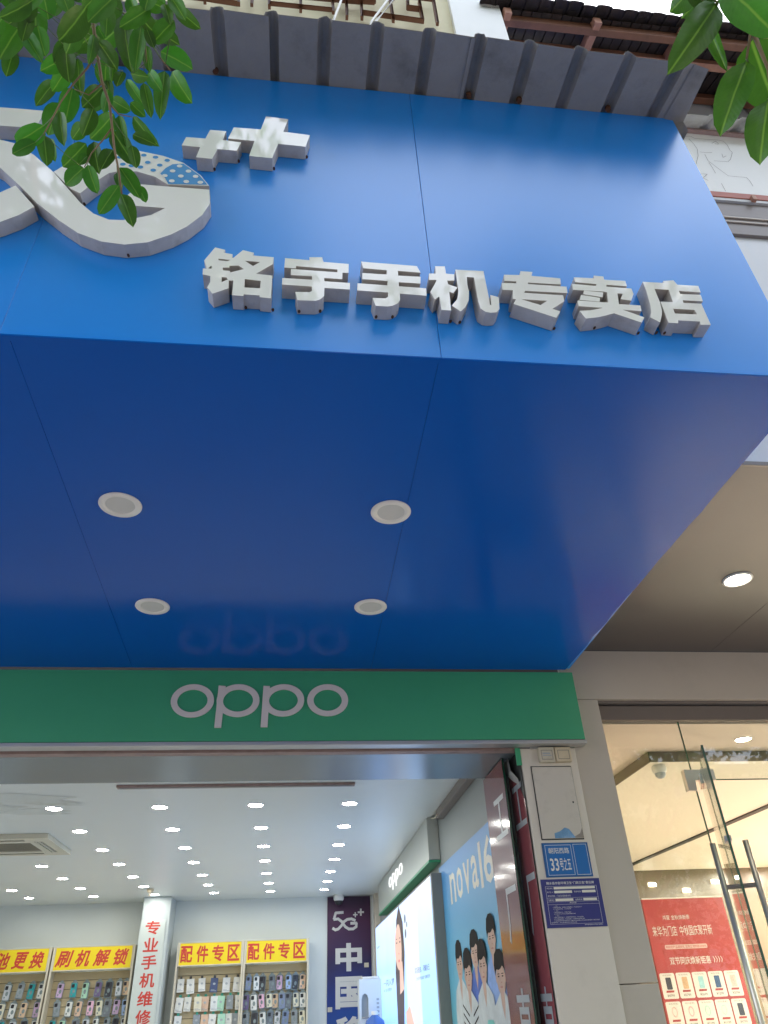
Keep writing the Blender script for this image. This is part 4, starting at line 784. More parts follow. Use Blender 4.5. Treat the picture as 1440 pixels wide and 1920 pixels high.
# ------------------------------------------------------------------ grey corrugated awning over the sign
awn = thing('awning', 'grey corrugated sheet awning sloping out over the top of the blue sign', 'awning', (0, 1.6, 5.19))
pitch, ribw, ribh = .233, .062, .042
def awn_z(y, x=0):
    return 5.19 + .10 * (y - FY) - .045 * max(0, (x - .85) / .9) * max(0, (FY - y) / .28) - .03 * max(0, (-.2 - x) / 1.2) * max(0, (FY - y) / .28)
def profile(x0, x1, last):
    pts = [(x0, 0.0)]
    k = 0
    xs = [1.66 - pitch * i for i in range(30)]
    for c in sorted(xs):
        if x0 - 1e-6 < c - ribw / 2 and c + ribw / 2 < x1 + .02:
            hw = ribw / 2
            for dx, h in ((-hw, 0), (-hw * .86, .45), (-hw * .62, .82), (-hw * .25, 1), (hw * .25, 1), (hw * .62, .82), (hw * .86, .45), (hw, 0)):
                pts.append((c + dx, h * ribh))
    pts.append((x1, 0.0))
    return pts
edges = [-3.4, -2.06 , -1.15, -.235, .695 - .01, 1.74]
for i, (a, b) in enumerate(zip(edges[:-1], edges[1:])):
    pr = profile(a, b + (.02 if i < 4 else 0), i == 4)
    mb = MB()
    ys = [1.80, 1.64, 1.50, 1.362]
    jit = [random.uniform(-.006, .006) for _ in pr]
    off = .004 * (i % 2)
    def P_(j, yi, dz):
        x, h = pr[j]
        y = ys[yi] + (jit[j] if yi == 3 else 0)
        return (x, y, awn_z(y, x) + h + dz + off + (jit[j] * .6 if yi == 3 else 0))
    n = len(pr)
    vs = [P_(j, yi, 0) for yi in range(4) for j in range(n)] + [P_(j, yi, .005) for yi in range(4) for j in range(n)]
    fs = []
    for yi in range(3):
        for j in range(n - 1):
            fs.append((yi * n + j, yi * n + j + 1, (yi + 1) * n + j + 1, (yi + 1) * n + j))
            o_ = 4 * n
            fs.append((o_ + yi * n + j, o_ + (yi + 1) * n + j, o_ + (yi + 1) * n + j + 1, o_ + yi * n + j + 1))
    mb.add(vs, fs, 0)
    mb.add([vs[3 * n + j] for j in range(n)] + [vs[7 * n + j] for j in range(n)], [(j, j + 1, n + j + 1, n + j) for j in range(n - 1)], 1)
    mb.add([vs[yi * n] for yi in range(4)] + [vs[4 * n + yi * n] for yi in range(4)], [(j, j + 1, 4 + j + 1, 4 + j) for j in range(3)], 1)
    mb.add([vs[yi * n + n - 1] for yi in range(4)] + [vs[4 * n + yi * n + n - 1] for yi in range(4)], [(j, j + 1, 4 + j + 1, 4 + j) for j in range(3)], 1)
    mb.build('roof_sheet', [M_AWN, M_AWNE], awn)
# end flashing, bent down at the right
fl = MB()
fl.add([(1.728, 1.36, 5.115), (1.80, 1.37, 5.105), (1.82, 1.64, 5.165), (1.725, 1.64, 5.184), (1.80, 1.62, 5.04), (1.775, 1.66, 5.0), (1.772, 1.66, 5.17)],
       [(0, 1, 2, 3), (3, 2, 4, 5, 6)])
fl.build('end_flashing', M_AWN, awn)
for x in (-.467, .73, .98, 1.43):
    MB().lathe([(.0001, -.016), (.012, -.016), (.014, -.006), (.014, .006)], (x, 1.625, 5.20), 10).build('rusty_bolt', M_RUST, awn)

# ------------------------------------------------------------------ green band sign
band = thing('band_sign', 'green fabric-faced fascia band with white lettering oppo over the shop door', 'shop sign', (0, 4.33, 2.905))
box('panel', M_GREEN, -5.2, 1.797, 4.332, 4.41, 2.931, 3.374, parent=band, bevel=.004)
box('trim', M_ALU, -5.2, 1.802, 4.328, 4.415, 2.905, 2.929, parent=band, bevel=.003)
for i, (add, sub) in enumerate(OPPO):
    put(MB(), shape(add, sub), front(4.332), .010, .001).build('letter', M_PINKW, band)

# ------------------------------------------------------------------ ceiling lights inside the shop
cols = [(-3.40, range(3, 7)), (-2.60, range(3, 7)), (-1.83, range(7)), (-1.05, range(7)), (-.30, range(7)), (.44, range(7))]
rows = [6.03, 6.88, 7.74, 8.57, 9.43, 10.22, 10.97]
cn = ['outermost left', 'second from left', 'third from left', 'fourth from left', 'second from right', 'rightmost']
l0 = None
for ci, (cx, rg) in enumerate(cols):
    for ri in rg:
        loc = (ix(cx) + random.uniform(-.01, .01), ix(rows[ri]) + random.uniform(-.012, .012), CZ - .001)
        rn = ORD[ri - rg[0]]
        lb = 'lit ceiling downlight, row %s, %s from the front' % (cn[ci], rn)
        if l0 is None:
            l0 = downlight('ceiling_downlight', loc, .070, M_LAMP, M_RIM, lb, 'lit downlights in the shop ceiling', .006, .88)
        else:
            copy_thing(l0, loc, lb)

# air conditioner cassette
ac = thing('ceiling_air_conditioner', 'cream ceiling cassette air conditioner with dark grille at the left of the shop', 'air conditioner', (ix(-2.6), ix(7.32), CZ))
M_AC = mat('aged_white_plastic', (.66, .63, .52), rough=.45, var=.04)
ax0, ax1, ay0, ay1 = ix(-3.0), ix(-2.11), ix(6.94), ix(7.74)
put(MB(), shape([[(ax0, ay0), (ax1, ay0), (ax1, ay1), (ax0, ay1)]], [[(ax0 + .22, ay0 + .22), (ax1 - .22, ay0 + .22), (ax1 - .22, ay1 - .22), (ax0 + .22, ay1 - .22)],
    [(ax1 - .17, ay0 + .16), (ax1 - .09, ay0 + .16), (ax1 - .09, ay1 - .16), (ax1 - .17, ay1 - .16)], [(ax0 + .2, ay0 + .07), (ax1 - .24, ay0 + .07), (ax1 - .24, ay0 + .14), (ax0 + .2, ay0 + .14)],
    [(ax0 + .2, ay1 - .14), (ax1 - .24, ay1 - .14), (ax1 - .24, ay1 - .07), (ax0 + .2, ay1 - .07)]]), lambda u, v, d: (u, v, CZ - d), .045, .001).build('cover', M_AC, ac)
box('grille_backing', M_BLACK, ax0 + .06, ax1 - .06, ay0 + .06, ay1 - .06, CZ - .02, CZ - .004, parent=ac)
g = MB()
for k in range(16):
    yy = ay0 + .225 + k * (ay1 - ay0 - .45) / 16
    g.box(ax0 + .22, ax1 - .22, yy, yy + .011, CZ - .04, CZ - .021)
g.build('grille', mat('grille_grey', (.30, .28, .22), rough=.5), ac)
for k in range(2):
    box('louvre', M_AC, ax1 - .16 + k * .035, ax1 - .145 + k * .035, ay0 + .17, ay1 - .17, CZ - .05, CZ - .022, parent=ac)
# cameras and fittings
def dome_camera(c, r, label, name='dome_camera'):
    t = thing(name, label, 'camera', c)
    MB().lathe([(r * .9, 0), (r, -r * .3), (r * .95, -r * .8), (r * .75, -r)], c, 20).build('housing', M_PRINTW, t, smooth=True)
    MB().lathe([(r * .75, -r * .99), (r * .7, -r * 1.35), (r * .4, -r * 1.65), (.001, -r * 1.75)], c, 20).build('dome', M_BLACK if name == 'dome_camera' else M_GTXT, t, smooth=True)
    return t
dome_camera((ix(.66), BY - .16, CZ), .085, 'white dome camera under the ceiling above the dark blue poster')
sm = thing('ceiling_detector', 'small yellowed detector on the ceiling beside the white column', 'detector', (ix(-1.79), ix(10.45), CZ))
MB().lathe([(.045, 0), (.045, -.03), (.025, -.05), (.001, -.05)], W[sm], 16).build('body', M_PLAST2, sm, smooth=True)
MB().lathe([(.018, -.051), (.016, -.09), (.001, -.095)], W[sm], 12).build('tip', M_PLAST, sm, smooth=True)

# ------------------------------------------------------------------ column sign
cs = thing('column_sign', 'tall white board with red vertical characters on the white column', 'sign', (ix(-1.82), ix(11.2), iz(.3)))
u0, u1 = ix(-1.985), ix(-1.66)
yb = ix(11.2) - .012
box('board', M_BOARDW, u0, u1, yb, yb + .010, .3, iz(2.68), parent=cs)
for k, ch in enumerate('专业手机维修'):
    zc = iz(2.585 - k * .195)
    chars(cs, [(ch, (u0 + u1) / 2 - .105 + .004 * k, (u0 + u1) / 2 + .105 + .004 * k, zc - .088, zc + .088)], front(yb), .0015, M_REDT, bold=.022)

# ------------------------------------------------------------------ display racks with phone cases
RY = ix(11.38)                             # rack front
def rack(name, x0, x1, head, label, italic=0):
    x0, x1 = ix(x0), ix(x1)
    t = thing(name, label, 'display rack', ((x0 + x1) / 2, RY, 0), 'display racks along the back wall')
    zt, zb = iz(2.415), iz(2.145)
    box('side_panel', M_RACKE, x0, x0 + .025, RY, BY - .003, .02, zt, parent=t)
    box('side_panel', M_RACKE, x1 - .025, x1, RY, BY - .003, .02, zt, parent=t)
    h = box('header', M_YEL, x0 + .027, x1 - .027, RY + .004, RY + .03, zb, zt, parent=t)
    fr = MB()
    put(fr, frame2(x0 + .027, x1 - .027, zb, zt, .012), front(RY + .004), .006, .0008)
    fr.build('header_frame', M_RACKE, t)
    wd = x1 - x0
    n = len(head)
    mg = .06 if italic else .034
    cw = (wd - (.10 if italic else .062)) / max(n, 4)
    for k, ch in enumerate(head):
        if ch == ' ':
            continue
        uc = x1 - mg - (n - 1 - k + .5) * cw
        if x0 < uc - cw * .5:
            chars(t, [(ch, uc - cw * .38, uc + cw * .38, zb + .045, zt - .045)], front(RY + .004), .0015, M_REDT, bold=.028, slant=.22 if italic else 0)
    zz = iz(2.135)
    while zz > .75:
        box('slat', M_SLAT, x0 + .027, x1 - .027, RY + .19, RY + .205, zz - .098, zz, parent=t)
        zz -= .104
    box('backing', M_DARK, x0 + .027, x1 - .027, RY + .207, RY + .215, .1, iz(2.13), parent=t)
    return t
RACKS = [('A', -4.05, -3.105, '电池更换', 'display rack headed 电池更换 at the left edge of the photo', 1), ('B', -3.085, -2.045, '刷机解锁', 'display rack headed 刷机解锁 left of the white column', 1),
         ('C', -1.50, -.625, '配件专区', 'display rack headed 配件专区 full of white boxed accessories', 0), ('D', -.62, .245, '配件专区', 'display rack headed 配件专区 hung with dark phone cases', 0)]
for k, x0, x1, head, lb, it in RACKS:
    rack('display_rack', x0, x1, head, lb, it)

def cmat(name, c, rough=.35):
    return mat('case_' + name, c, rough=rough, var=.12, scale=30, stain=tuple(min(.9, v * 1.6 + .03) for v in c), stain_scale=18, stain_amt=.7)
CC = {'silver': (.52, .54, .58), 'black': (.035, .035, .045), 'lilac': (.55, .38, .58), 'teal': (.02, .33, .36), 'mint': (.42, .68, .52), 'purple': (.14, .10, .22), 'navy': (.06, .08, .17), 'tan': (.60, .42, .28),
      'white': (.72, .72, .70), 'pink': (.75, .45, .60), 'blue': (.32, .45, .75), 'grey': (.26, .29, .32), 'smoky': (.14, .16, .19), 'peach': (.70, .48, .36), 'cream': (.68, .64, .50), 'slate': (.20, .24, .36)}
M_PACK = mat('clear_wrapper', (.22, .27, .28), rough=.15, var=.15, scale=20)
M_BUMP = mat('camera_ring', (.03, .03, .035), rough=.25)
M_HANG = mat('green_hang_tab', (.03, .30, .22), rough=.4)
M_HANGB = mat('black_hang_tab', (.03, .03, .03), rough=.4)
protos = {}
def case_proto(kind):
    t = bpy.data.objects.new('phone_case' if kind == 'case' else 'accessory_box', None)
    W[t] = Vector((0, 0, 0))
    COL.objects.link(t)
    fl_ = front(0)
    if kind == 'case':
        put(MB(), rrect(-.041, .041, -.176, -.012, .008), fl_, .010, 0).build('wrapper', M_PACK, t)
        b = put(MB(), rrect(-.034, .034, -.165, -.022, .012), fl_, .020, .0105).build('case', cmat('silver', CC['silver']), t)
        put(MB(), rrect(-.028, .006, -.068, -.030, .008), fl_, .0225, .0205).build('camera_plate', M_BUMP, t)
        put(MB(), shape([[(-.028, -.012), (.028, -.012), (.012, .012), (-.012, .012)]]), fl_, .008, .006).build('wrapper_neck', M_PACK, t)
        d = MB()
        put(d, disc(.004, -.105, .016, .022, 10), fl_, .0212)
        put(d, disc(-.014, -.140, .010, .010, 8), fl_, .0212)
        d.build('print', M_PACK, t)
        MB().tube([(0, .19, -.004), (0, -.03, -.004)], .003, 5).build('hook', M_CHROME, t)
    else:
        put(MB(), rect(-.043, .043, -.172, -.026), fl_, .024, .004).build('box', cmat('white', CC['white']), t)
        put(MB(), shape([[(-.016, -.03), (.016, -.03), (.014, 0), (-.014, 0)]]), fl_, .014, .010).build('hang_tab', M_HANGB, t)
        d = MB()
        put(d, disc(0, -.085, .016, .012, 12), fl_, .0252)
        put(d, rect(-.034, .034, -.158, -.152), fl_, .0252)
        put(d, rect(-.034, .010, -.146, -.142), fl_, .0252)
        d.build('print', M_GTXT, t)
        MB().tube([(0, .19, -.008), (0, -.02, -.008)], .003, 5).build('hook', M_CHROME, t)
    return t
LAY = {
 'A': [(2.045, ['silver', 'silver', 'grey', 'teal', 'white'], [-3.75, -3.585, -3.42, -3.29, -3.16]), (1.845, ['cream', 'white', 'tan', 'lilac'], [-3.62, -3.48, -3.34, -3.19]), (1.655, ['grey', 'teal', 'silver', 'black', 'white'], [-3.72, -3.58, -3.44, -3.3, -3.17])],
 'B': [(2.035, ['lilac', 'teal', 'mint', 'purple', 'black', 'silver', 'tan'], [-2.94, -2.77, -2.62, -2.46, -2.33, -2.20, -2.115]), (1.835, ['grey', 'white', 'peach', 'pink', 'cream', 'smoky', 'lilac', 'blue'], [-2.95, -2.79, -2.66, -2.53, -2.42, -2.31, -2.205, -2.105]), (1.640, ['teal', 'mint', 'smoky', 'silver', 'white', 'grey', 'black', 'silver'], [-2.96, -2.83, -2.68, -2.55, -2.43, -2.29, -2.19, -2.09])],
 'C': [(2.035, ['white', 'white', 'white', 'navy', 'white', 'white'], [-1.425, -1.30, -1.155, -.99, -.84, -.69]), (1.835, ['white', 'white', 'cream', 'peach', 'white', 'mint', 'grey', 'white'], [-1.41, -1.30, -1.185, -1.085, -.98, -.87, -.765, -.67]), (1.640, ['white', 'grey', 'peach', 'white', 'mint', 'white', 'grey'], [-1.42, -1.18, -1.07, -.97, -.87, -.77, -.68])],
 'D': [(2.025, ['slate', 'white', 'black', 'smoky', 'lilac', 'blue', 'black', 'peach'], [-.54, -.445, -.36, -.24, -.13, -.02, .075, .175]), (1.825, ['purple', 'white', 'pink', 'cream', 'tan', 'slate', 'smoky', 'cream', 'white'], [-.56, -.465, -.365, -.27, -.185, -.10, -.01, .08, .175]), (1.630, ['grey', 'black', 'white', 'smoky', 'silver', 'slate', 'grey', 'cream'], [-.55, -.44, -.34, -.24, -.14, -.04, .07, .17])]}
RN = {'A': 'leftmost rack', 'B': 'rack left of column', 'C': 'rack right of column', 'D': 'rightmost rack'}
row_n = ['top row', 'second row', 'lowest visible row']
for rk in 'ABCD':
    kind = 'box' if rk == 'C' else 'case'
    for ri, (z, cl, xs) in enumerate(LAY[rk]):
        for k, (c, x) in enumerate(zip(cl, xs)):
            loc = (ix(x), RY + .165 - random.uniform(0, .05), iz(z))
            lb = '%s %s, %s from left, %s, %s' % (c, 'accessory box' if kind == 'box' else 'wrapped phone case', ORD[k], row_n[ri], RN[rk])
            if kind not in protos:
                t = protos[kind] = case_proto(kind)
                t.location = loc
                t['label'] = lb
            else:
                t = copy_thing(protos[kind], loc, lb)
            t['category'] = 'accessory box' if kind == 'box' else 'phone case'
            t['group'] = 'boxed accessories hanging on the racks' if kind == 'box' else 'phone cases hanging on the racks'
            t.rotation_euler = (RAD(random.uniform(-3, 3)), RAD(random.uniform(-6, 6)), RAD(random.uniform(-22, 22)))
            sc_ = 1.2 * random.uniform(.93, 1.07)
            t.scale = (sc_, sc_, sc_)
            for ch in t.children:
                if ch.name.split('.')[0] in ('case', 'box'):
                    ch.material_slots[0].link = 'OBJECT'
                    ch.material_slots[0].material = cmat(c, CC[c])
                if ch.name.split('.')[0] == 'hang_tab' and ri > 0:
                    ch.material_slots[0].link = 'OBJECT'
                    ch.material_slots[0].material = M_HANG

# ------------------------------------------------------------------ dark blue wall poster, water dispenser
pz1 = CZ - .012
px0, px1 = ix(.506), ix(1.122)
py = BY - .02
M_5G = gradient_mat('night_blue_print', [(0, (.006, .085, .36)), (.38, (.008, .03, .20)), (.62, (.018, .010, .07)), (.85, (.06, .008, .05)), (1, (.025, .006, .03))], rough=.5, lo=1.0, hi=3.1, noise=.5, nscale=1.1)
ps = thing('wall_poster', 'tall dark blue wall poster with white 5G mark at the back of the shop', 'poster', (0, py, 0))
MB().box(px0, px1, py - .004, py + .018, .5, pz1).build('print', M_5G, ps, at=(0, py, 0))
M_PGREY = mat('poster_lettering', (.62, .60, .57), rough=.35, var=.02)
plp = front(py - .004)
def infinity(cx, cz, hw, hh, t):
    # the 5 and the G of the mark share one looping band
    o = []
    for k in range(28):
        a = RAD(128 + 300 * k / 27)
        o.append((cx + hw * math.cos(a), cz + hh * math.sin(a)))
    return o
def band2(pts, t):
    q = []
    for a, b in zip(pts[:-1], pts[1:]):
        d_ = Vector((b[0] - a[0], b[1] - a[1])).normalized() * t
        n_ = Vector((-d_.y, d_.x))
        q.append([(a[0] - n_.x - d_.x * .4, a[1] - n_.y - d_.y * .4), (b[0] - n_.x + d_.x * .4, b[1] - n_.y + d_.y * .4), (b[0] + n_.x + d_.x * .4, b[1] + n_.y + d_.y * .4), (a[0] + n_.x - d_.x * .4, a[1] + n_.y - d_.y * .4)])
    return q
u_ = lambda v: ix(v)
five = [(u_(.73), iz(2.74)), (u_(.625), iz(2.735)), (u_(.60), iz(2.66))]
loop = [(u_(.585), iz(2.545)), (u_(.62), iz(2.525)), (u_(.66), iz(2.535)), (u_(.705), iz(2.575)), (u_(.745), iz(2.625)), (u_(.79), iz(2.65)), (u_(.85), iz(2.655)), (u_(.90), iz(2.635))]
five2 = [(u_(.60), iz(2.655)), (u_(.66), iz(2.66)), (u_(.71), iz(2.625)), (u_(.76), iz(2.56)), (u_(.81), iz(2.53)), (u_(.87), iz(2.53)), (u_(.915), iz(2.555)), (u_(.92), iz(2.60)), (u_(.84), iz(2.60))]
for b_, d_ in ((five, .0015), (loop, .0015), (five2, .0025)):
    put(MB(), union_convex(band2(b_, .019)), plp, d_).build('logo_stroke', M_PGREY, ps)
for (a, b, r) in ((.905, 2.705, .032), (.985, 2.735, .045)):
    put(MB(), shape([[(ix(a - r), iz(b - r * .26)), (ix(a + r), iz(b - r * .26)), (ix(a + r), iz(b + r * .26)), (ix(a - r), iz(b + r * .26))], [(ix(a - r * .26), iz(b - r)), (ix(a + r * .26), iz(b - r)), (ix(a + r * .26), iz(b + r)), (ix(a - r * .26), iz(b + r))]]), plp, .0015).build('plus_mark', M_PGREY, ps)
chars(ps, [(ch, ix(.62), ix(.99), iz(z0), iz(z1)) for ch, z0, z1 in (('中', 2.025, 2.36), ('国', 1.60, 1.965), ('移', 1.17, 1.52))], plp, .0015, M_PGREY, bold=.04)
for x, z in ((1.05, 2.09), (.545, 1.60)):
    box('clip', M_PLAST, ix(x) - .035, ix(x) + .035, py - .012, py - .0045, iz(z) - .03, iz(z) + .03, parent=ps, bevel=.002)

wd = thing('water_dispenser', 'white water dispenser with curved bay standing before the dark blue poster', 'water dispenser', (ix(.99), ix(10.75), 1.10))
dx0, dx1, dy0, dy1 = ix(.855), ix(1.13), ix(10.6), ix(10.9)
M_DISP = mat('dispenser_white', (.72, .76, .80), rough=.3, var=.02)
put(MB(), shape([[(dx0, 1.1), (dx1, 1.1), (dx1, iz(1.895)), (dx0, iz(1.895))]], [[(dx0 + .03, 1.50), (dx0 + .125, 1.50), (dx0 + .125, 1.70), (dx0 + .11, 1.745), (dx0 + .078, 1.765), (dx0 + .045, 1.745), (dx0 + .03, 1.70)]]), front(dy0), 0, -.30).build('body', M_DISP, wd)
MB().box(dx0 + .03, dx0 + .125, dy0 + .07, dy0 + .08, 1.5, 1.77).build('bay_back', M_GTXT, wd)
box('drip_tray', M_CHROME, dx0 + .03, dx0 + .125, dy0 - .02, dy0 + .02, 1.485, 1.499, parent=wd, bevel=.003)
box('top_cover', M_PRINTW, dx0 + .05, dx1 - .02, dy0 + .02, dy1 - .04, iz(1.895) + .001, iz(1.895) + .03, parent=wd, bevel=.008)
lb_ = MB()
for k in range(5):
    put(lb_, rect(dx1 - .07, dx1 - .035, 1.50 + .045 * k, 1.525 + .045 * k), front(dy0), .0015)
lb_.build('label_print', M_GTXT, wd)
cbt = thing('cabinet', 'low white cabinet carrying the water dispenser', 'cabinet', (ix(.99), ix(10.75), .02))
box('body', M_INW, dx0 - .05, dx1 + .05, dy0 - .42, dy1, .02, 1.07, parent=cbt, bevel=.004)
box('worktop', M_GTXT, dx0 - .06, dx1 + .06, dy0 - .44, dy1, 1.072, 1.098, parent=cbt, bevel=.004)
jug = thing('water_jug', 'blue plastic water jug in front of the white dispenser', 'water jug', (ix(1.02), dy0 - .22, 1.099))
M_JUG = mat('blue_jug_plastic', (.10, .22, .62), rough=.12, var=.05, trans=.35)
MB().lathe([(.001, 0), (.125, 0), (.135, .02), (.135, .12), (.128, .14), (.135, .16), (.135, .30), (.12, .36), (.05, .41), (.04, .42)], W[jug], 28).build('bottle', M_JUG, jug, smooth=True)
MB().lathe([(.042, .421), (.044, .46), (.001, .462)], W[jug], 20).build('cap', M_PRINTW, jug, smooth=True)

# ------------------------------------------------------------------ backlit poster case on the right wall
hx = ix(1.145)
hd = thing('light_box', 'tall backlit poster case with white oppo header on the right wall', 'light box', (hx, ix(8.8), 0))
M_HEAD = mat('header_white', (.52, .54, .50), rough=.3, var=.02)
box('header', M_HEAD, hx, WX - .002, ix(6.6), ix(10.75), iz(2.615), CZ - .004, parent=hd, bevel=.005)
box('header_edge', M_GREEN, hx - .003, WX - .002, ix(6.6), ix(10.75), iz(2.595), iz(2.612), parent=hd)
M_FRM = mat('olive_grey_frame', (.25, .25, .225), rough=.4, var=.04)
box('frame', M_FRM, hx + .004, WX - .002, ix(6.57), ix(11.3), .3, iz(2.51), parent=hd, bevel=.003)
M_LBX = gradient_mat('backlit_print', [(0, (.22, .42, .80)), (.55, (.32, .51, .86)), (1, (.46, .62, .90))], lo=1.3, hi=2.6, noise=.35, nscale=1.2, emission=.52)
pl = side(hx + .004)
sp = MB()
put(sp, rect(-ix(11.25), -ix(6.62), .35, iz(2.49)), pl, .004, .001)
sp.build('backlit_panel', M_LBX, hd, at=(0, 0, 0))
M_HAIR = emit('print_hair', (.045, .03, .03), 0.5)
M_SKIN = emit('print_skin', (.55, .36, .30), 0.45)
M_PALE = emit('print_pale', (.62, .70, .84), 0.34)
M_INK = emit('print_ink', (.10, .13, .20), 0.3)
wm = MB()
put(wm, shape([[(-ix(8.98), iz(2.38)), (-ix(8.72), iz(2.50)), (-ix(8.45), iz(2.32)), (-ix(8.40), iz(2.05)), (-ix(8.55), iz(1.75)), (-ix(8.75), iz(1.2)), (-ix(9.15), iz(1.2)), (-ix(9.20), iz(1.9))]]), pl, .0055)
wm.build('printed_hair', M_HAIR, hd)
wm = MB()
put(wm, shape([[(-ix(8.86) + .40 * math.cos(t) * (1 if math.cos(t) < 0 else .55) + .05, iz(2.12) + .235 * math.sin(t)) for t in [2 * math.pi * k / 24 for k in range(24)]], [(-ix(8.82), iz(1.98)), (-ix(8.60), iz(1.98)), (-ix(8.55), iz(1.74)), (-ix(8.88), iz(1.70))]]), pl, .007)
put(wm, shape([[(-ix(8.5), iz(1.55)), (-ix(8.2), iz(1.6)), (-ix(7.95), iz(1.45)), (-ix(7.9), iz(1.2)), (-ix(8.4), iz(1.2))]]), pl, .007)
wm.build('printed_face', M_SKIN, hd)
wm = MB()
for (u, v, a, b) in ((8.98, 2.165, .055, .010), (8.72, 2.16, .055, .010), (8.98, 2.20, .06, .005), (8.72, 2.195, .06, .005)):
    put(wm, disc(-ix(u), iz(v), a, b, 12), pl, .0085)
wm.build('printed_eyes', M_HAIR, hd)
put(put(MB(), disc(-ix(8.84), iz(1.995), .07, .014, 14), pl, .0085), disc(-ix(8.84), iz(2.06), .03, .008, 10), pl, .0085).build('printed_lips', emit('print_lips', (.50, .10, .12), .4), hd)
wm = MB()
put(wm, rrect(-ix(8.36), -ix(7.45), iz(1.30), iz(2.44), .08), pl, .0055)
wm.build('printed_phone', M_PALE, hd)
wm = MB()
for u, v, r in ((8.26, 2.33, .055), (8.26, 2.20, .055), (8.14, 2.27, .035)):
    put(wm, disc(-ix(u), iz(v), r * 1.2, r * .8, 14), pl, .007)
txt(wm, '一闪入梦', pl, -ix(10.45), -ix(9.35), iz(1.80), iz(1.865), .0055, bold=.012)
txt(wm, 'AI 实况照片', pl, -ix(10.45), -ix(9.6), iz(1.745), iz(1.78), .0055)
txt(wm, '实况随拍，闪耀自己', pl, -ix(7.75), -ix(6.92), iz(1.838), iz(1.885), .0055, bold=.012)
txt(wm, '全新影像旗舰 青春登场', pl, -ix(7.70), -ix(6.92), iz(1.785), iz(1.812), .0055)
txt(wm, 'oppo', pl, -ix(11.1), -ix(10.75), iz(2.23), iz(2.26), .0055)
wm.build('lettering', M_INK, hd)
M_GLOW = emit('white_letter_glow', (1, 1, 1), .33)
mb = MB()
txt(mb, 'oppo', side(hx), -ix(9.5), -ix(8.25), iz(2.70), iz(2.865), .007, d1=.002)
mb.build('letter', M_GLOW, hd)

# ------------------------------------------------------------------ blue poster with six people
nv = thing('wall_poster', 'sky blue poster lettered nova 16 with six young men on the right wall', 'poster', (WX - .013, 6.2, 0))
M_SKYP = gradient_mat('sky_blue_print', [(0, (.16, .50, .62)), (.5, (.11, .40, .66)), (1, (.085, .30, .68))], lo=1.5, hi=2.65, rough=.4)
NX = WX - .006
npl = side(NX)
mb = MB()
put(mb, rect(-ix(6.66), -4.93, .4, iz(2.555)), npl, .006, .001)
mb.build('print', M_SKYP, nv, at=(0, 0, 0))
M_LET = mat('cream_lettering', (.72, .70, .62), rough=.4, var=.02)
nvx = -ix(6.24)
wv = (ix(6.24) - ix(5.17)) / 4
chars(nv, [(ch, nvx + k * wv + .01, nvx + (k + 1) * wv - .045 - .02 * (k == 3), iz(2.235), iz(2.445)) for k, ch in enumerate('nova')] + [('1', -ix(5.17), -ix(5.10), iz(2.215), iz(2.49)), ('6', -ix(5.05), -ix(4.79), iz(2.215), iz(2.49))], npl, .0075, M_LET, bold=.012)
M_H = mat('print_black_hair', (.014, .011, .011), rough=.8, var=.3, scale=12, spec=.2)
M_F = mat('print_skin_tone', (.54, .35, .28), rough=.5, var=.22, scale=9, stain=(.34, .19, .14), stain_scale=7, stain_amt=.5)
M_CL = {'w': mat('print_white_cloth', (.58, .62, .63), rough=.5, var=.22, scale=7, stain=(.34, .38, .42), stain_scale=6, stain_amt=.6), 's': mat('print_striped_cloth', (.56, .60, .61), rough=.5, var=.2, scale=7, stain=(.34, .38, .42), stain_scale=6, stain_amt=.6),
        'b': mat('print_blue_cloth', (.045, .12, .48), rough=.5, var=.4, scale=8), 'l': mat('print_pale_blue_cloth', (.22, .36, .70), rough=.5, var=.35, scale=8)}
order = [0, 2, 4, 1, 3, 5]
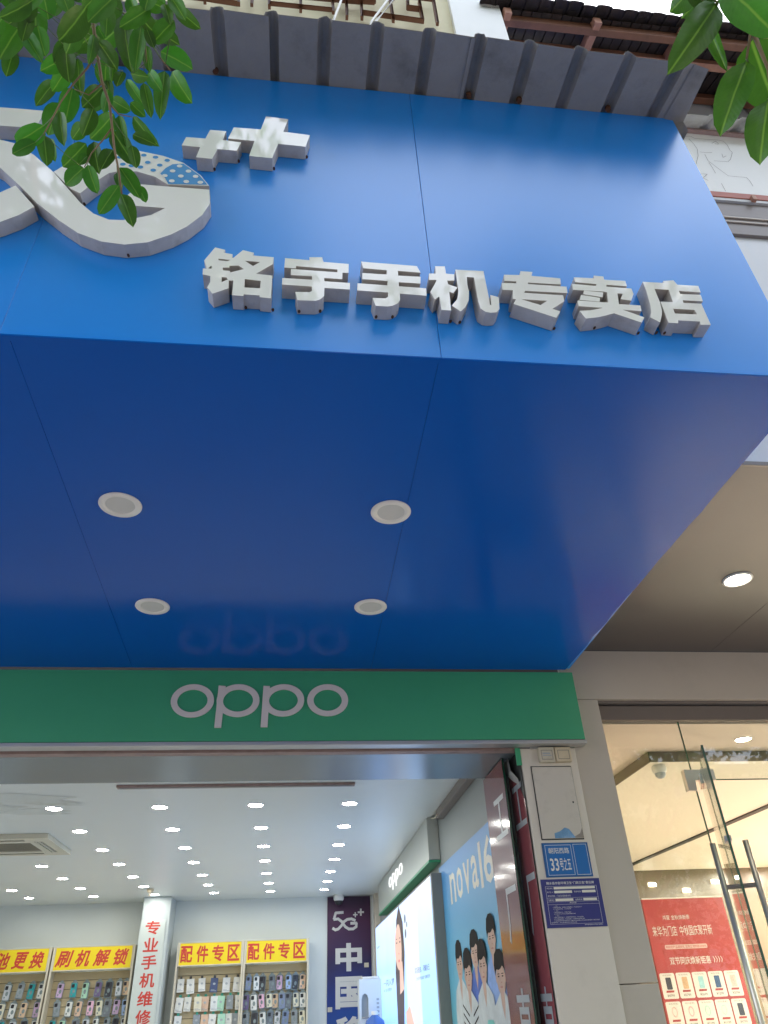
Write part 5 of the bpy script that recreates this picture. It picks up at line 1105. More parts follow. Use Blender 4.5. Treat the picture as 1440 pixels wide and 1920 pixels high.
for q, i in enumerate(order):
    top, lf, rt, hb, fb, sh_ = PEOPLE[i]
    uc = -ix((lf[0] + rt[0]) / 2)
    hw = abs(ix(lf[0]) - ix(rt[0])) / 2
    zt, zh, zf = iz(top[1]), iz(hb[1]), iz(fb[1])
    d = .0072 + q * .0022
    fh = zt - zf
    el = lambda cu, cv, a, b, n=22: [(cu + a * math.cos(2 * math.pi * k / n), cv + b * math.sin(2 * math.pi * k / n)) for k in range(n)]
    # shoulders and shirt
    sw = hw * 2.1
    b = MB()
    put(b, shape([[(uc - sw, .5), (uc - sw * 1.02, zf - .20), (uc - sw * .8, zf - .06), (uc - hw * .42, zf + .015), (uc + hw * .42, zf + .015), (uc + sw * .8, zf - .06), (uc + sw * 1.02, zf - .20), (uc + sw, .5)]]), npl, d)
    b.build('printed_shirt', M_CL[sh_], nv)
    b = MB()
    put(b, shape([el(uc, zf + fh * .36, hw * .80, fh * .36), [(uc - hw * .38, zf + .06), (uc + hw * .38, zf + .06), (uc + hw * .30, zf - .05), (uc, zf - .13), (uc - hw * .30, zf - .05)],
        el(uc - hw * .82, zf + fh * .36, hw * .12, fh * .09, 10), el(uc + hw * .82, zf + fh * .36, hw * .12, fh * .09, 10)]), npl, d + .0005)
    b.build('printed_face', M_F, nv)
    b = MB()
    fr_ = zf + fh * .50
    put(b, shape([[(uc - hw * .98, zf + fh * .42), (uc - hw * 1.06, zf + fh * .66), (uc - hw * .82, zt - fh * .10), (uc - hw * .3, zt), (uc + hw * .35, zt - fh * .01), (uc + hw * .85, zt - fh * .12), (uc + hw * 1.06, zf + fh * .64), (uc + hw * .98, zf + fh * .42), (uc + hw * .78, zf + fh * .54), (uc + hw * .45, fr_ + .03), (uc + hw * .1, zf + fh * .56), (uc - hw * .25, fr_ + .01), (uc - hw * .62, zf + fh * .56), (uc - hw * .80, zf + fh * .52)]]), npl, d + .001)
    for s2 in (-1, 1):
        put(b, disc(uc + s2 * hw * .36, zf + fh * .40, hw * .16, fh * .016, 10), npl, d + .001)
        put(b, disc(uc + s2 * hw * .36, zf + fh * .455, hw * .22, fh * .010, 10), npl, d + .001)
    b.build('printed_hair', M_H, nv)
    b = MB()
    put(b, disc(uc, zf + fh * .17, hw * .26, fh * .022, 12), npl, d + .001)
    put(b, disc(uc + hw * .06, zf + fh * .27, hw * .13, fh * .012, 10), npl, d + .001)
    b.build('printed_mouth', mat('print_lip', (.42, .14, .12), rough=.4), nv)
    if sh_ == 's':
        b = MB()
        for k in range(9):
            zz = zf - .10 - k * .055
            for s2 in (-1, 1):
                put(b, shape([[(uc + s2 * sw * .22, zz - .05), (uc + s2 * sw * .95, zz + .02), (uc + s2 * sw * .95, zz + .034), (uc + s2 * sw * .22, zz - .036)]]), npl, d + .0004)
        b.build('printed_stripes', M_H, nv)
    if i == 3:
        b = MB()
        put(b, rrect(uc - .01, uc + .19, zf - .62, zf - .20, .025), npl, d + .0016)
        b.build('printed_phone', mat('print_teal', (.16, .56, .52), rough=.3), nv)
        b = MB()
        for zz in (.26, .33, .42):
            put(b, disc(uc + .145, zf - zz, .026, .026, 12), npl, d + .002)
        b.build('printed_lens', M_H, nv)

# ------------------------------------------------------------------ burgundy door leaf and its modelled reflection at the pillar
def glyphs(parent, pl, items, d):
    chars(parent, [(ch, -y1, -y0, z0, z1) for ch, y0, y1, z0, z1 in items], pl, d, M_GTXT, bold=.012)
gd = thing('folded_glass_door', 'burgundy filmed glass door leaf folded open beside the pillar', 'glass door', (1.32, 4.9, 0))
box('leaf', M_GLED, 1.322, 1.332, 4.615, 5.15, .02, 2.895, parent=gd)
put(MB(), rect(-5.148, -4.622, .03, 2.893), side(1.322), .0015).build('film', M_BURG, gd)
glyphs(gd, side(1.322), [('工', 4.665, 4.95, 2.455, 2.70), ('厂', 4.66, 4.93, 1.88, 2.175), ('直', 4.66, 4.95, 1.31, 1.66)], .003)
rb_ = thing('burgundy_reflection', 'burgundy strip with torn top on the pillar reveal, modelling the door film reflected there', 'reflection', (1.38, 4.58, 0))  # solid strip standing in for the mirror image of the door leaf
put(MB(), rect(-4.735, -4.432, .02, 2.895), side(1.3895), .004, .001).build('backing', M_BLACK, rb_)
put(MB(), shape([[(-4.73, .03), (-4.436, .03), (-4.436, 2.60), (-4.50, 2.68), (-4.545, 2.73), (-4.59, 2.78), (-4.64, 2.83), (-4.73, 2.86)]]), side(1.3895), .006).build('film', M_BURG_REFL, rb_)
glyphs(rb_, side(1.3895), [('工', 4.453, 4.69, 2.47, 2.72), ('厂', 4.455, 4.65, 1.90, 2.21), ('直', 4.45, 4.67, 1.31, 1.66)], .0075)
mb = MB()
f2 = [(-y, z) for y, z in FLAP]
vs, ts = shape([f2])
mb.add([(1.366 + .012 * math.sin(u * 60 + v * 23), -u, v) for u, v in vs], ts)
mb.build('torn_flap', mat('torn_film_back', (.46, .45, .44), rough=.35, var=.2, scale=25, bump=.4, bscale=25), rb_)

# ------------------------------------------------------------------ things on the cream pillar
PY = 4.4195
pp = front(PY)
for nm, u0, u1, z0, z1, m, lb in (('meter_box', 1.500, 1.600, 2.809, 2.901, M_PLAST, 'small grey cream switch box at the top of the pillar, left of the pair'), ('meter_box', 1.606, 1.708, 2.811, 2.901, M_PLAST2, 'small yellowed switch box at the top of the pillar, right of the pair')):
    t = thing(nm, lb, 'switch box', ((u0 + u1) / 2, PY, z0), 'switch boxes on the pillar')
    box('case', m, u0, u1, PY - .035, PY, z0, z1, parent=t, bevel=.005)
    put(MB(), frame2(u0 + .014, u1 - .014, z0 + .014, z1 - .02, .003), pp, .0362).build('embossed_line', M_TAUPE, t)
    if m is M_PLAST:
        put(put(MB(), rect(u0 + .022, u1 - .03, z1 - .045, z1 - .036), pp, .0362), rect(u0 + .022, u1 - .022, z1 - .056, z1 - .05), pp, .0362).build('label_print', M_GTXT, t)
ad = thing('access_door', 'cream metal access door flush in the pillar above the blue house plate', 'access door', (1.57, PY, 2.37))
put(MB(), frame2(1.443, 1.703, 2.368, 2.792, .006), pp, .001).build('gap', M_BLACK, ad)
box('door', M_CREAMD, 1.4485, 1.6985, PY - .012, PY - .0015, 2.374, 2.785, parent=ad, bevel=.003)
put(MB(), disc(1.672, 2.575, .005, .006), pp, .0128, .012).build('lock_hole', M_BLACK, ad)
dw = MB()
put(dw, shape([[(1.63, 2.376), (1.697, 2.376), (1.697, 2.43), (1.68, 2.40)]]), pp, .0125)
dw.build('dirt_mark', mat('grime', (.30, .26, .22), rough=.8, var=.2, scale=20), ad)
st = put(MB(), shape([[(1.5234, 2.4023), (1.560, 2.4129), (1.5904, 2.4329), (1.6162, 2.425), (1.6491, 2.3765), (1.60, 2.3759), (1.5236, 2.3749)]]), pp, .0135, .0125)
st = st.build('sticker_remnant', mat('torn_blue_sticker', (.16, .34, .56), rough=.4, var=.3, scale=25, stain=(.5, .55, .58), stain_scale=16, stain_amt=.8), at=(1.58, PY, 2.375))
tag(st, 'torn blue sticker remnant at the foot of the access door', 'sticker')

pt = thing('house_number_plate', 'blue enamel house number plate 33号之五 on the cream pillar', 'number plate', (1.58, PY, 2.17))
put(MB(), rect(1.438, 1.716, 2.171, 2.352), pp, .004, .0005).build('plate', M_PLATEB, pt)
put(MB(), rect(1.447, 1.708, 2.178, 2.346), pp, .0048).build('enamel', M_PLATE, pt)
ln = MB()
put(ln, frame2(1.4535, 1.611, 2.181, 2.3405, .0022), pp, .0056)
put(ln, frame2(1.6235, 1.7055, 2.181, 2.343, .0022), pp, .0056)
ln.build('border_line', M_PRINTW, pt)
mb = MB()
txt(mb, '朝阳西路', pp, 1.472, 1.597, 2.294, 2.3255, .0056, bold=.006)
txt(mb, '33', pp, 1.472, 1.523, 2.203, 2.270, .0056, bold=.018)
txt(mb, '号之五', pp, 1.529, 1.596, 2.205, 2.271, .0056, bold=.010)
mb.build('lettering', M_PRINTW, pt)

ntc = thing('notice_board', 'navy notice board with white blank fields and fine print under the house plate', 'notice', (1.575, PY, 1.92))
put(MB(), rect(1.400, 1.746, 1.921, 2.1615), pp, .005, .0005).build('board', M_NAVY, ntc)
mb = MB()
nl = lambda u: 1.400 + .346 * u
nz = lambda v: 2.1615 - .2405 * v
T_ = lambda s, a, b, c, d, bd=.0: txt(mb, s, pp, nl(a), nl(b), nz(d), nz(c), .0058, bold=bd)
T_('陵水县市容环境卫生“门前三包”责任牌', .09, .90, .055, .115, .010)
for s, a, b, c, d in (('责任单位：', .08, .19, .175, .21), ('责 任 人：', .08, .19, .255, .29), ('联系电话：', .535, .66, .255, .29), ('责任范围：门前至道路路沿石', .08, .47, .335, .37), ('监督单位：', .08, .19, .42, .455), ('监督电话：', .535, .66, .42, .455), ('责任内容', .43, .545, .485, .515),
                      ('一、包卫生', .15, .22, .55, .568), ('1.负责清扫地面，保持整洁无纸屑果皮，不乱倒垃圾污水', .14, .62, .578, .60), ('2.不乱堆放杂物，不占道经营', .14, .44, .612, .632),
                      ('二、包绿化', .15, .22, .65, .668), ('1.爱护花草树木，不攀折践踏', .14, .43, .68, .70), ('2.不在树上钉钉拉绳晾晒衣物', .14, .50, .712, .732),
                      ('三、包秩序', .15, .22, .75, .768), ('1.保持门前秩序良好，车辆停放整齐有序，不乱贴乱画', .13, .62, .78, .802), ('2.不占道堆放物品，不乱搭乱建，不占用盲道及消防通道', .13, .64, .815, .837), ('3.发现破坏市容环境的行为要及时劝阻制止并向城市管理部门报告处理', .13, .88, .85, .872), ('监督举报：城市管理综合行政执法局', .08, .50, .885, .905), ('城市管理综合行政执法局制', .62, .92, .94, .965)):
    T_(s, a, b, c, d)
for (a, b, c, d) in ((.06, .93, .15, .154), (.06, .93, .392, .396), (.06, .93, .472, .476), (.06, .93, .528, .532), (.06, .93, .925, .929), (.06, .064, .15, .929), (.926, .93, .15, .929)):
    put(mb, rect(nl(a), nl(b), nz(d), nz(c)), pp, .0058)
mb.build('lettering', M_PRINTW, ntc)
mb = MB()
for (a, b, c, d) in ((.20, .90, .165, .215), (.20, .50, .245, .297), (.67, .90, .245, .297), (.20, .50, .41, .462), (.67, .90, .41, .462)):
    put(mb, rect(nl(a), nl(b), nz(d), nz(c)), pp, .0062)
mb.build('blank_field', mat('paper_strip', (.80, .76, .66), rough=.5, var=.02), ntc)

# ------------------------------------------------------------------ the neighbouring building
nb = thing('neighbour_building', 'beige clad shop building with brown soffit, white upper wall and wooden tiled eave at right', 'building', (1.78, 4.44, 0))
N = lambda n, m, *a, **k: box(n, m, *a, parent=nb, **k)
N('pillar', M_BEIGE, 1.7535, 1.978, 4.44, 4.72, 0, 1.648, bevel=.003)
N('pillar', M_BEIGE, 1.7535, 1.978, 4.44, 4.72, 1.652, 3.226, bevel=.003)
N('lintel', M_BEIGE, 1.7535, 7.6, 4.44, 4.475, 3.229, 3.574, bevel=.003)
N('lintel_return', M_TAUPE, 1.982, 7.6, 4.477, 4.62, 3.214, 3.5)
N('door_head', mat('bronze_frame', (.19, .155, .135), rough=.6, var=.05, spec=.25), 1.982, 7.6, 4.50, 4.56, 3.108, 3.205, bevel=.004)
for a, b in ((1.80, 2.886), (2.889, 4.3), (4.303, 7.6)):
    N('soffit_panel', M_BROWN, a, b, 2.375, 4.438, 3.577, 3.59)
N('soffit_edge', M_TAUPE, 1.80, 7.6, 2.362, 2.374, 3.570, 3.592)
for a, b in ((1.80, 3.4), (3.403, 7.6)):
    N('fascia_panel', M_GREYW, a, b, 2.366, 2.385, 3.594, 5.364)
N('frame', M_DARK, 1.80, 7.6, 2.39, 4.43, 3.6, 5.6)
N('cornice', M_TAUPE, 1.80, 7.6, 2.345, 2.43, 5.366, 5.70, bevel=.004)
for z in (5.478, 5.525):
    N('cornice_ridge', M_BEIGE, 1.80, 7.6, 2.335, 2.344, z, z + .011, bevel=.002)
N('flashing', mat('zinc_flashing', (.55, .55, .55), rough=.5, var=.1), 1.80, 7.6, 2.33, 2.46, 5.702, 5.728)
N('painted_rail', M_RED, 1.80, 7.6, 2.325, 2.36, 5.73, 5.79, bevel=.004)
N('rail_bracket', M_WOODL, 2.76, 2.79, 2.305, 2.33, 5.70, 5.745, bevel=.003)
N('wall', M_WALLW, 1.775, 7.6, 2.45, 2.6, 5.73, 7.6)
for l in SKETCH:
    sk = MB()
    for a, b in zip(l[:-1], l[1:]):
        d_ = Vector((b[0] - a[0], b[1] - a[1]))
        if d_.length < 1e-4:
            continue
        n_ = Vector((-d_.y, d_.x)).normalized() * .0015
        sk.add([(a[0] - n_.x, 2.4485, a[1] - n_.y), (b[0] - n_.x, 2.4485, b[1] - n_.y), (b[0] + n_.x, 2.4485, b[1] + n_.y), (a[0] + n_.x, 2.4485, a[1] + n_.y)], [(0, 1, 2, 3)])
    sk.build('sketch_line', M_PENCIL, nb)
# small corrugated canopy over the white wall
cn_ = MB()
pr = []
x = 1.9
while x < 6.5:
    pr += [(x, 0), (x + .16, 0), (x + .18, .03), (x + .22, .03), (x + .24, 0)]
    x += .24
for i in range(len(pr) - 1):
    (xa, ha), (xb, hb) = pr[i], pr[i + 1]
    cn_.quad((xa, 2.45, 6.80 + ha), (xb, 2.45, 6.80 + hb), (xb, 2.30, 6.72 + hb), (xa, 2.30, 6.72 + ha))
    cn_.quad((xa, 2.30, 6.72 + ha), (xb, 2.30, 6.72 + hb), (xb, 2.30, 6.727 + hb), (xa, 2.30, 6.727 + ha))
    cn_.quad((xa, 2.45, 6.807 + ha), (xb, 2.45, 6.807 + hb), (xb, 2.30, 6.727 + hb), (xa, 2.30, 6.727 + ha))
cn_.build('canopy_sheet', M_CORR, nb)
N('canopy_batten', M_PINK, 1.9, 6.5, 2.42, 2.448, 6.76, 6.785)
# upper window strip between canopy and eave
N('window', mat('pale_window', (.55, .60, .66), rough=.1), 2.55, 4.6, 2.44, 2.449, 6.86, 7.22)
for x in (2.75, 3.02, 3.3, 3.6, 3.9):
    N('window_bar', M_TAUPE, x, x + .025, 2.425, 2.438, 6.86, 7.22)
# tiled wooden eave
eave_s = .466
EX0, EX1 = 1.07, 6.4
ez = lambda y: 7.05 + eave_s * (y - 1.9)
roof = MB()
roof.add([(EX0, 1.88, ez(1.88) + .05), (EX1, 1.88, ez(1.88) + .05), (EX1, 2.9, ez(2.9) + .05), (EX0, 2.9, ez(2.9) + .05), (EX0, 1.88, ez(1.88) + .065), (EX1, 1.88, ez(1.88) + .065), (EX1, 2.9, ez(2.9) + .065), (EX0, 2.9, ez(2.9) + .065)],
         [(3, 2, 1, 0), (4, 5, 6, 7), (0, 1, 5, 4), (1, 2, 6, 5), (2, 3, 7, 6), (3, 0, 4, 7)])
rf = roof.build('roof', M_TILE, nb)
tm = None
tw = .098
x = EX0
ti = 0
while x < 4.6:
    if tm is None:
        tmb = MB()
        n = 8
        for (r, fl_) in ((.055, 0), (.043, 1)):
            for yi in range(2):
                for k in range(n + 1):
                    a = math.pi * k / n
                    y = -.055 if yi == 0 else 1.0
                    tmb.v.append((-r * math.cos(a), y, .5 * r * math.sin(a) + eave_s * y))
        q = n + 1
        for k in range(n):
            tmb.f += [(k, k + 1, q + k + 1, q + k), (2 * q + k, 3 * q + k, 3 * q + k + 1, 2 * q + k + 1), (k, 2 * q + k, 2 * q + k + 1, k + 1)]
            tmb.mi += [0, 0, 0]
        tm = tmb.mesh('roof_tile', M_TILE)
    o = bpy.data.objects.new('roof_tile', tm)
    COL.objects.link(o)
    o.parent = rf
    o.location = Vector((x + tw / 2, 1.88 + random.uniform(-.012, .012), ez(1.88) + .03 + random.uniform(-.006, .006))) - W[rf]
    o.rotation_euler = (0, RAD(random.uniform(-3, 3)), RAD(random.uniform(-1.2, 1.2)))
    x += tw
# plank boards seen from below between the beams
x = EX0 + .01
while x < 4.6:
    dz = random.uniform(-.004, .004)
    pb = MB()
    y0, y1 = 1.90, 2.44
    pb.add([(x, y0, ez(y0) + dz), (x + .062, y0, ez(y0) + dz), (x + .062, y1, ez(y1) + dz), (x, y1, ez(y1) + dz), (x, y0, ez(y0) + .012 + dz), (x + .062, y0, ez(y0) + .012 + dz), (x + .062, y1, ez(y1) + .012 + dz), (x, y1, ez(y1) + .012 + dz)],
           [(3, 2, 1, 0), (4, 5, 6, 7), (0, 1, 5, 4), (1, 2, 6, 5), (2, 3, 7, 6), (3, 0, 4, 7)])
    pb.build('eave_board', M_TILE, rf, at=W[nb])
    x += .070
def beam(y0, y1, drop, h, m, x0=EX0 + .02, x1=4.6):
    b_ = MB().box(x0, x1, y0, y1, ez(y0) - drop - h, ez(y0) - drop)
    return b_.build('eave_beam', m, nb, bevel=.004)
beam(1.93, 1.975, .012, .078, M_WOOD)
beam(2.10, 2.15, .02, .065, M_WOODL)
beam(2.38, 2.43, .02, .07, M_WOOD)
for x in (1.22, 1.84, 2.46, 3.08, 3.70, 4.3):
    br = MB()
    prof = [(1.885, ez(1.885) - .09), (1.885, ez(1.885) - .005), (2.44, ez(2.44) - .01), (2.44, ez(2.44) - .16), (2.2, ez(2.2) - .13), (2.02, ez(2.02) - .10)]
    br.add([(x, y, z) for y, z in prof] + [(x + .05, y, z) for y, z in prof], [tuple(range(5, -1, -1)), tuple(range(6, 12))] + [(i, (i + 1) % 6, 6 + (i + 1) % 6, 6 + i) for i in range(6)])
    br.build('eave_bracket', M_WOODL, nb, bevel=.004)
# upper eave, a strip of tile ends high above
o_ = MB().box(1.9, 3.0, 1.70, 1.86, 8.62, 8.70)
for k in range(10):
    o_.tube([(1.95 + k * .11, 1.66, 8.72), (1.95 + k * .11, 1.9, 8.80)], .05, 8)
o_.build('upper_eave', mat('grey_upper_tile', (.22, .21, .20), rough=.7, var=.3, scale=10), nb)

# lit lamp in the brown soffit
t = downlight('soffit_downlight', (2.53, 3.412, 3.576), .085, emit('bright_downlight_glow', (1.0, .93, .74), 18), M_RIM, 'lit round downlight glowing in the brown soffit at right', None, .010, .80)

# ------------------------------------------------------------------ neighbouring store interior
ns = thing('neighbour_store_interior', 'warm lit phone store interior with cream dropped ceiling behind the glass', 'store interior', (4, 7, 0))
Q = lambda n, m, *a, **k: box(n, m, *a, parent=ns, **k)
Q('floor', M_TILEF, 1.99, 7.5, 4.62, 10.75, 0, .02)
Q('wall', M_WARM, 1.90, 1.985, 4.73, 10.75, .0, 3.3)
Q('wall', M_WARMB, 1.985, 7.6, 10.65, 10.75, .021, 3.3)
Q('wall', M_WARM, 7.5, 7.6, 4.62, 10.64, .021, 3.3)
Q('ceiling', mat('ceiling_border_paint', (.70, .58, .49), rough=.5, var=.01), 1.99, 7.5, 4.565, 10.64, 3.102, 3.2)
Q('dropped_ceiling', M_WARM, 2.63, 7.49, 5.21, 10.64, 3.03, 3.10)
Q('ceiling_edge', mat('grey_edge_trim', (.20, .165, .135), rough=.7, var=.03, spec=.2), 2.622, 7.49, 5.20, 5.2085, 3.026, 3.099)
Q('ceiling_edge', MATS['grey_edge_trim'], 2.62, 2.6285, 5.2, 10.64, 3.026, 3.099)
Q('light_track', mat('black_track', (.03, .024, .022), rough=.5), 4.42, 4.50, 5.3, 10.6, 3.018, 3.029, bevel=.002)
dome_camera((2.74, 5.32, 3.029), .055, 'small white dome camera at the corner of the cream dropped ceiling', 'store_camera')
downlight('store_downlight', (3.224, 4.904, 3.101), .062, M_LAMPW, M_RIM, 'lit downlight in the pinkish ceiling border just inside the store', None, .006, .85)
kk = 0
w0 = None
for x in (6.5, 7.1):  # lamps added out of view to brighten the cream ceiling
    for y in (5.7, 6.7, 7.7, 8.7, 9.7):
        lb = 'added unseen lamp in cream store ceiling, %s row, %s from the glass' % ('second' if x < 7 else 'first', ORD[kk % 5])
        if w0 is None:
            w0 = downlight('added_store_lamp', (x, y, 3.029), .11, emit('added_fill_glow', (1.0, .90, .77), 225), M_RIM, lb, 'added unseen lamps in the store ceiling', .006, .88)
        else:
            copy_thing(w0, (x, y, 3.029), lb)
        kk += 1
for (x, z), lb in zip(((4.95, 2.85), (5.88, 2.865), (5.43, 2.765)), ('glowing disc as downlight reflection on the brown store wall, left of three', 'glowing disc as downlight reflection on the brown store wall, right of three', 'glowing disc as downlight reflection on the brown store wall, lowest of three')):
    sp_ = thing('wall_reflection', lb, 'spotlight', (x, 10.64, z), 'glowing reflections on the brown wall')  # glowing discs stand in for downlights mirrored in the glossy wall
    put(MB(), disc(x, z, .05, .02, 16), front(10.64), .03, .001).build('lens', emit('reflection_glow', (1, .93, .78), 9), sp_)
    put(MB(), frame2(x - .06, x + .06, z - .027, z + .027, .006), front(10.64), .02, .001).build('reflection_rim', M_RIM, sp_)

# red promotion board
rp = thing('promotion_board', 'red promotion board with white Chinese lettering and rows of product cards behind the glass', 'poster board', (4.26, 8.5, 0))
ry = 8.5
rpl = front(ry)
R0, R1, RT = 3.80, 4.735, 2.455
MB().box(R0, R1, ry, ry + .03, .25, RT).build('board', M_POSTR, rp)
box('top_edge', M_CARD, R0, R1, ry - .004, ry + .034, RT + .001, RT + .014, parent=rp)
box('foot', M_CHROME, R0 + .2, R1 - .2, ry - .15, ry + .2, .021, .25, parent=rp)
mb = MB()
txt(mb, '鸿蒙 金秋焕新季', rpl, 3.99, 4.30, 2.255, 2.30, .0015)
txt(mb, '来华为门店', rpl, 3.845, 4.12, 2.105, 2.20, .0015)
txt(mb, '中秋国庆聚开新', rpl, 4.155, 4.52, 2.105, 2.20, .0015)
txt(mb, '双节同庆焕新钜惠', rpl, 3.965, 4.42, 1.845, 1.915, .0015, bold=.006)
for k in range(4):
    u = 4.45 + k * .028
    put(mb, shape([[(u, 1.852), (u + .006, 1.852), (u + .020, 1.88), (u + .006, 1.908), (u, 1.908), (u + .013, 1.88)]]), rpl, .0015)
mb.build('lettering', M_CARD, rp)
st_ = put(MB(), rrect(3.945, 4.42, 1.985, 2.025, .012), rpl, .0015).build('strip', mat('pink_strip', (.72, .50, .46), rough=.35), rp)
mb = MB()
txt(mb, '购指定产品享好礼 至高立减优惠1000元', rpl, 3.955, 4.41, 1.992, 2.018, .003)
mb.build('strip_lettering', M_POSTR, rp)
cards = []
PC = [(.06, .06, .08), (.62, .40, .24), (.36, .62, .66), (.05, .10, .22), (.70, .50, .46), (.72, .42, .42), (.40, .62, .55), (.45, .60, .58)]
prices = ['¥4799', '¥5799', '¥2699', '¥1299', '¥3799', '¥1288', '¥2199', '¥1199']
for r_ in range(3):
    for c_ in range(5):
        u0 = 3.815 + c_ * .178
        z1 = 1.775 - r_ * .245
        cd_ = put(MB(), rrect(u0, u0 + .162, z1 - .222, z1, .016), rpl, .002, .0005).build('product_card', M_CARD, rp)
        k = (r_ * 4 + c_) % 8
        m_ = mat('card_picture_%d' % k, PC[k], rough=.3, var=.25, scale=30)
        cc = MB()
        if r_ == 0 or c_ == 4:
            put(cc, rrect(u0 + .055, u0 + .115, z1 - .142, z1 - .038, .008), rpl, .0032)
        else:
            put(cc, shape([[(u0 + .08 + .030 * math.cos(t), z1 - .088 + .045 * math.sin(t)) for t in [2 * math.pi * q / 18 for q in range(18)]]], [[(u0 + .08 + .020 * math.cos(t), z1 - .088 + .033 * math.sin(t)) for t in [2 * math.pi * q / 18 for q in range(18)]]]), rpl, .0032)
        cc.build('picture', m_, cd_, at=W[rp])
        put(MB(), shape([[(u0 + .035, z1 - .168), (u0 + .120, z1 - .168), (u0 + .128, z1 - .150), (u0 + .042, z1 - .150)]]), rpl, .0032).build('red_tab', M_POSTR, cd_, at=W[rp])
        mb = MB()
        txt(mb, '华为手机', rpl, u0 + .03, u0 + .13, z1 - .026, z1 - .012, .0032)
        txt(mb, prices[k], rpl, u0 + .04, u0 + .12, z1 - .205, z1 - .182, .0032, bold=.01)
        mb.build('card_print', M_TAUPE, cd_, at=W[rp])

# ------------------------------------------------------------------ frameless glass front and open door
gf = thing('glass_front', 'frameless glass shopfront panes with steel corner fitting beside the beige pillar', 'shopfront', (2.26, 4.53, 0))
box('pane', M_GLASS, 1.984, 2.545, 4.524, 4.536, .02, 3.13, parent=gf)
box('pane', M_GLASS, 2.551, 4.2, 4.524, 4.536, 2.729, 3.13, parent=gf)
box('pane_edge', M_GLED, 2.5455, 2.5505, 4.5245, 4.5355, .02, 3.105, parent=gf)
box('pane_edge', M_GLED, 2.552, 4.2, 4.5245, 4.5355, 2.7235, 2.7285, parent=gf)
pf_ = MB()
put(pf_, shape([[(2.487, 2.655), (2.542, 2.655), (2.548, 2.718), (2.69, 2.718), (2.69, 2.785), (2.487, 2.785)]]), front(4.53), .022, -.022)
pf_.build('corner_fitting', M_SATIN, gf)
gdr = thing('glass_door', 'open frameless glass door with green edge and long steel handles', 'glass door', (2.56, 4.5, 0))
pv, fe = Vector((2.575, 4.49)), Vector((2.213, 3.752))
ud = (fe - pv).normalized()
nn = Vector((-ud.y, ud.x))
def slab(mb, s0, s1, h, z0, z1):
    a, b = pv + ud * s0, pv + ud * s1
    q = [a - nn * h, b - nn * h, b + nn * h, a + nn * h]
    return mb.add([(p.x, p.y, z0) for p in q] + [(p.x, p.y, z1) for p in q], [(3, 2, 1, 0), (4, 5, 6, 7), (0, 1, 5, 4), (1, 2, 6, 5), (2, 3, 7, 6), (3, 0, 4, 7)])
LN = (fe - pv).length
slab(MB(), 0, LN - .0015, .006, .02, 2.716).build('leaf', M_GLASSD, gdr)
slab(MB(), LN - .001, LN + .001, .0062, .02, 2.717).build('edge', M_GLED, gdr)
slab(MB(), -.01, .16, .016, 2.66, 2.719).build('pivot_fitting', M_CHROME, gdr)
for s_ in (-1, 1):
    c_ = pv + ud * (LN - .062) + nn * s_ * .080
    hb = MB().tube([(c_.x, c_.y, .75), (c_.x, c_.y, 2.235)], .0148, 16).build('handle', M_SATIN, gdr, smooth=False)
    for p in hb.data.polygons:
        p.use_smooth = len(p.vertices) == 4
for z in (2.03, .95):
    a = pv + ud * (LN - .062) - nn * .066
    b = pv + ud * (LN - .062) + nn * .066
    MB().tube([(a.x, a.y, z), (b.x, b.y, z)], .011, 12).build('handle_bolt', M_TAUPE, gdr)
cl_ = slab(MB(), LN - .12, LN - .03, .016, 2.235, 2.262)
cl_.build('lock_clip', M_GTXT, gdr)

# ------------------------------------------------------------------ street tree: trunk and crown over the pavement, twigs hanging in front of the sign
def leaf_mesh(name, m):
    mb = MB()
    nL, nW = 9, 4
    rows_ = []
    for i in range(nL + 1):
        t = i / nL
        w_ = .5 * (math.sin(math.pi * min(1, t * .93 + .035) ** .88)) ** .64
        if i == nL:
            w_ = .012
        if i == 0:
            w_ = .02
        row = []
        for j in range(nW + 1):
            s_ = (j / nW - .5) * 2
            row.append((s_ * w_, t, .10 * abs(s_) * w_ * 2 - .10 * (t - .5) ** 2 * 2 + .012 * math.sin(t * 17 + s_ * 3)))
        rows_.append(row)
    vs = [p for r_ in rows_ for p in r_]
    fs = [(i * (nW + 1) + j, i * (nW + 1) + j + 1, (i + 1) * (nW + 1) + j + 1, (i + 1) * (nW + 1) + j) for i in range(nL) for j in range(nW)]
    mb.add(vs, fs)
    return mb.mesh(name, m, smooth=True)
tree = thing('street_tree', 'ficus street tree whose leafy twigs hang over the left end of the sign', 'tree', (-1.7, -1.5, 0), 'street trees on the near pavement')
tree2 = thing('street_tree', 'ficus street tree with a few big close leaves hanging at upper right', 'tree', (4.2, -2.0, 0), 'street trees on the near pavement')
LM = leaf_mesh('leaf', M_LEAF)
eye = Vector((0, 0, 1.6))
def hang_leaf(br, base, tip, wid, roll):
    a, b = Vector(base), Vector(tip)
    y = (b - a)
    L_ = y.length
    y.normalize()
    v = (eye - (a + b) / 2).normalized()
    z = (v - y * v.dot(y)).normalized()
    x = y.cross(z)
    ca, sa = math.cos(roll), math.sin(roll)
    x2 = x * ca + z * sa
    z2 = z * ca - x * sa
    M = Matrix((( x2.x * wid / ca, y.x * L_, z2.x * L_, a.x), (x2.y * wid / ca, y.y * L_, z2.y * L_, a.y), (x2.z * wid / ca, y.z * L_, z2.z * L_, a.z), (0, 0, 0, 1)))
    o = bpy.data.objects.new('leaf', LM)
    COL.objects.link(o)
    o.parent = br
    o.matrix_basis = Matrix.Translation(-W[br]) @ M
    return o
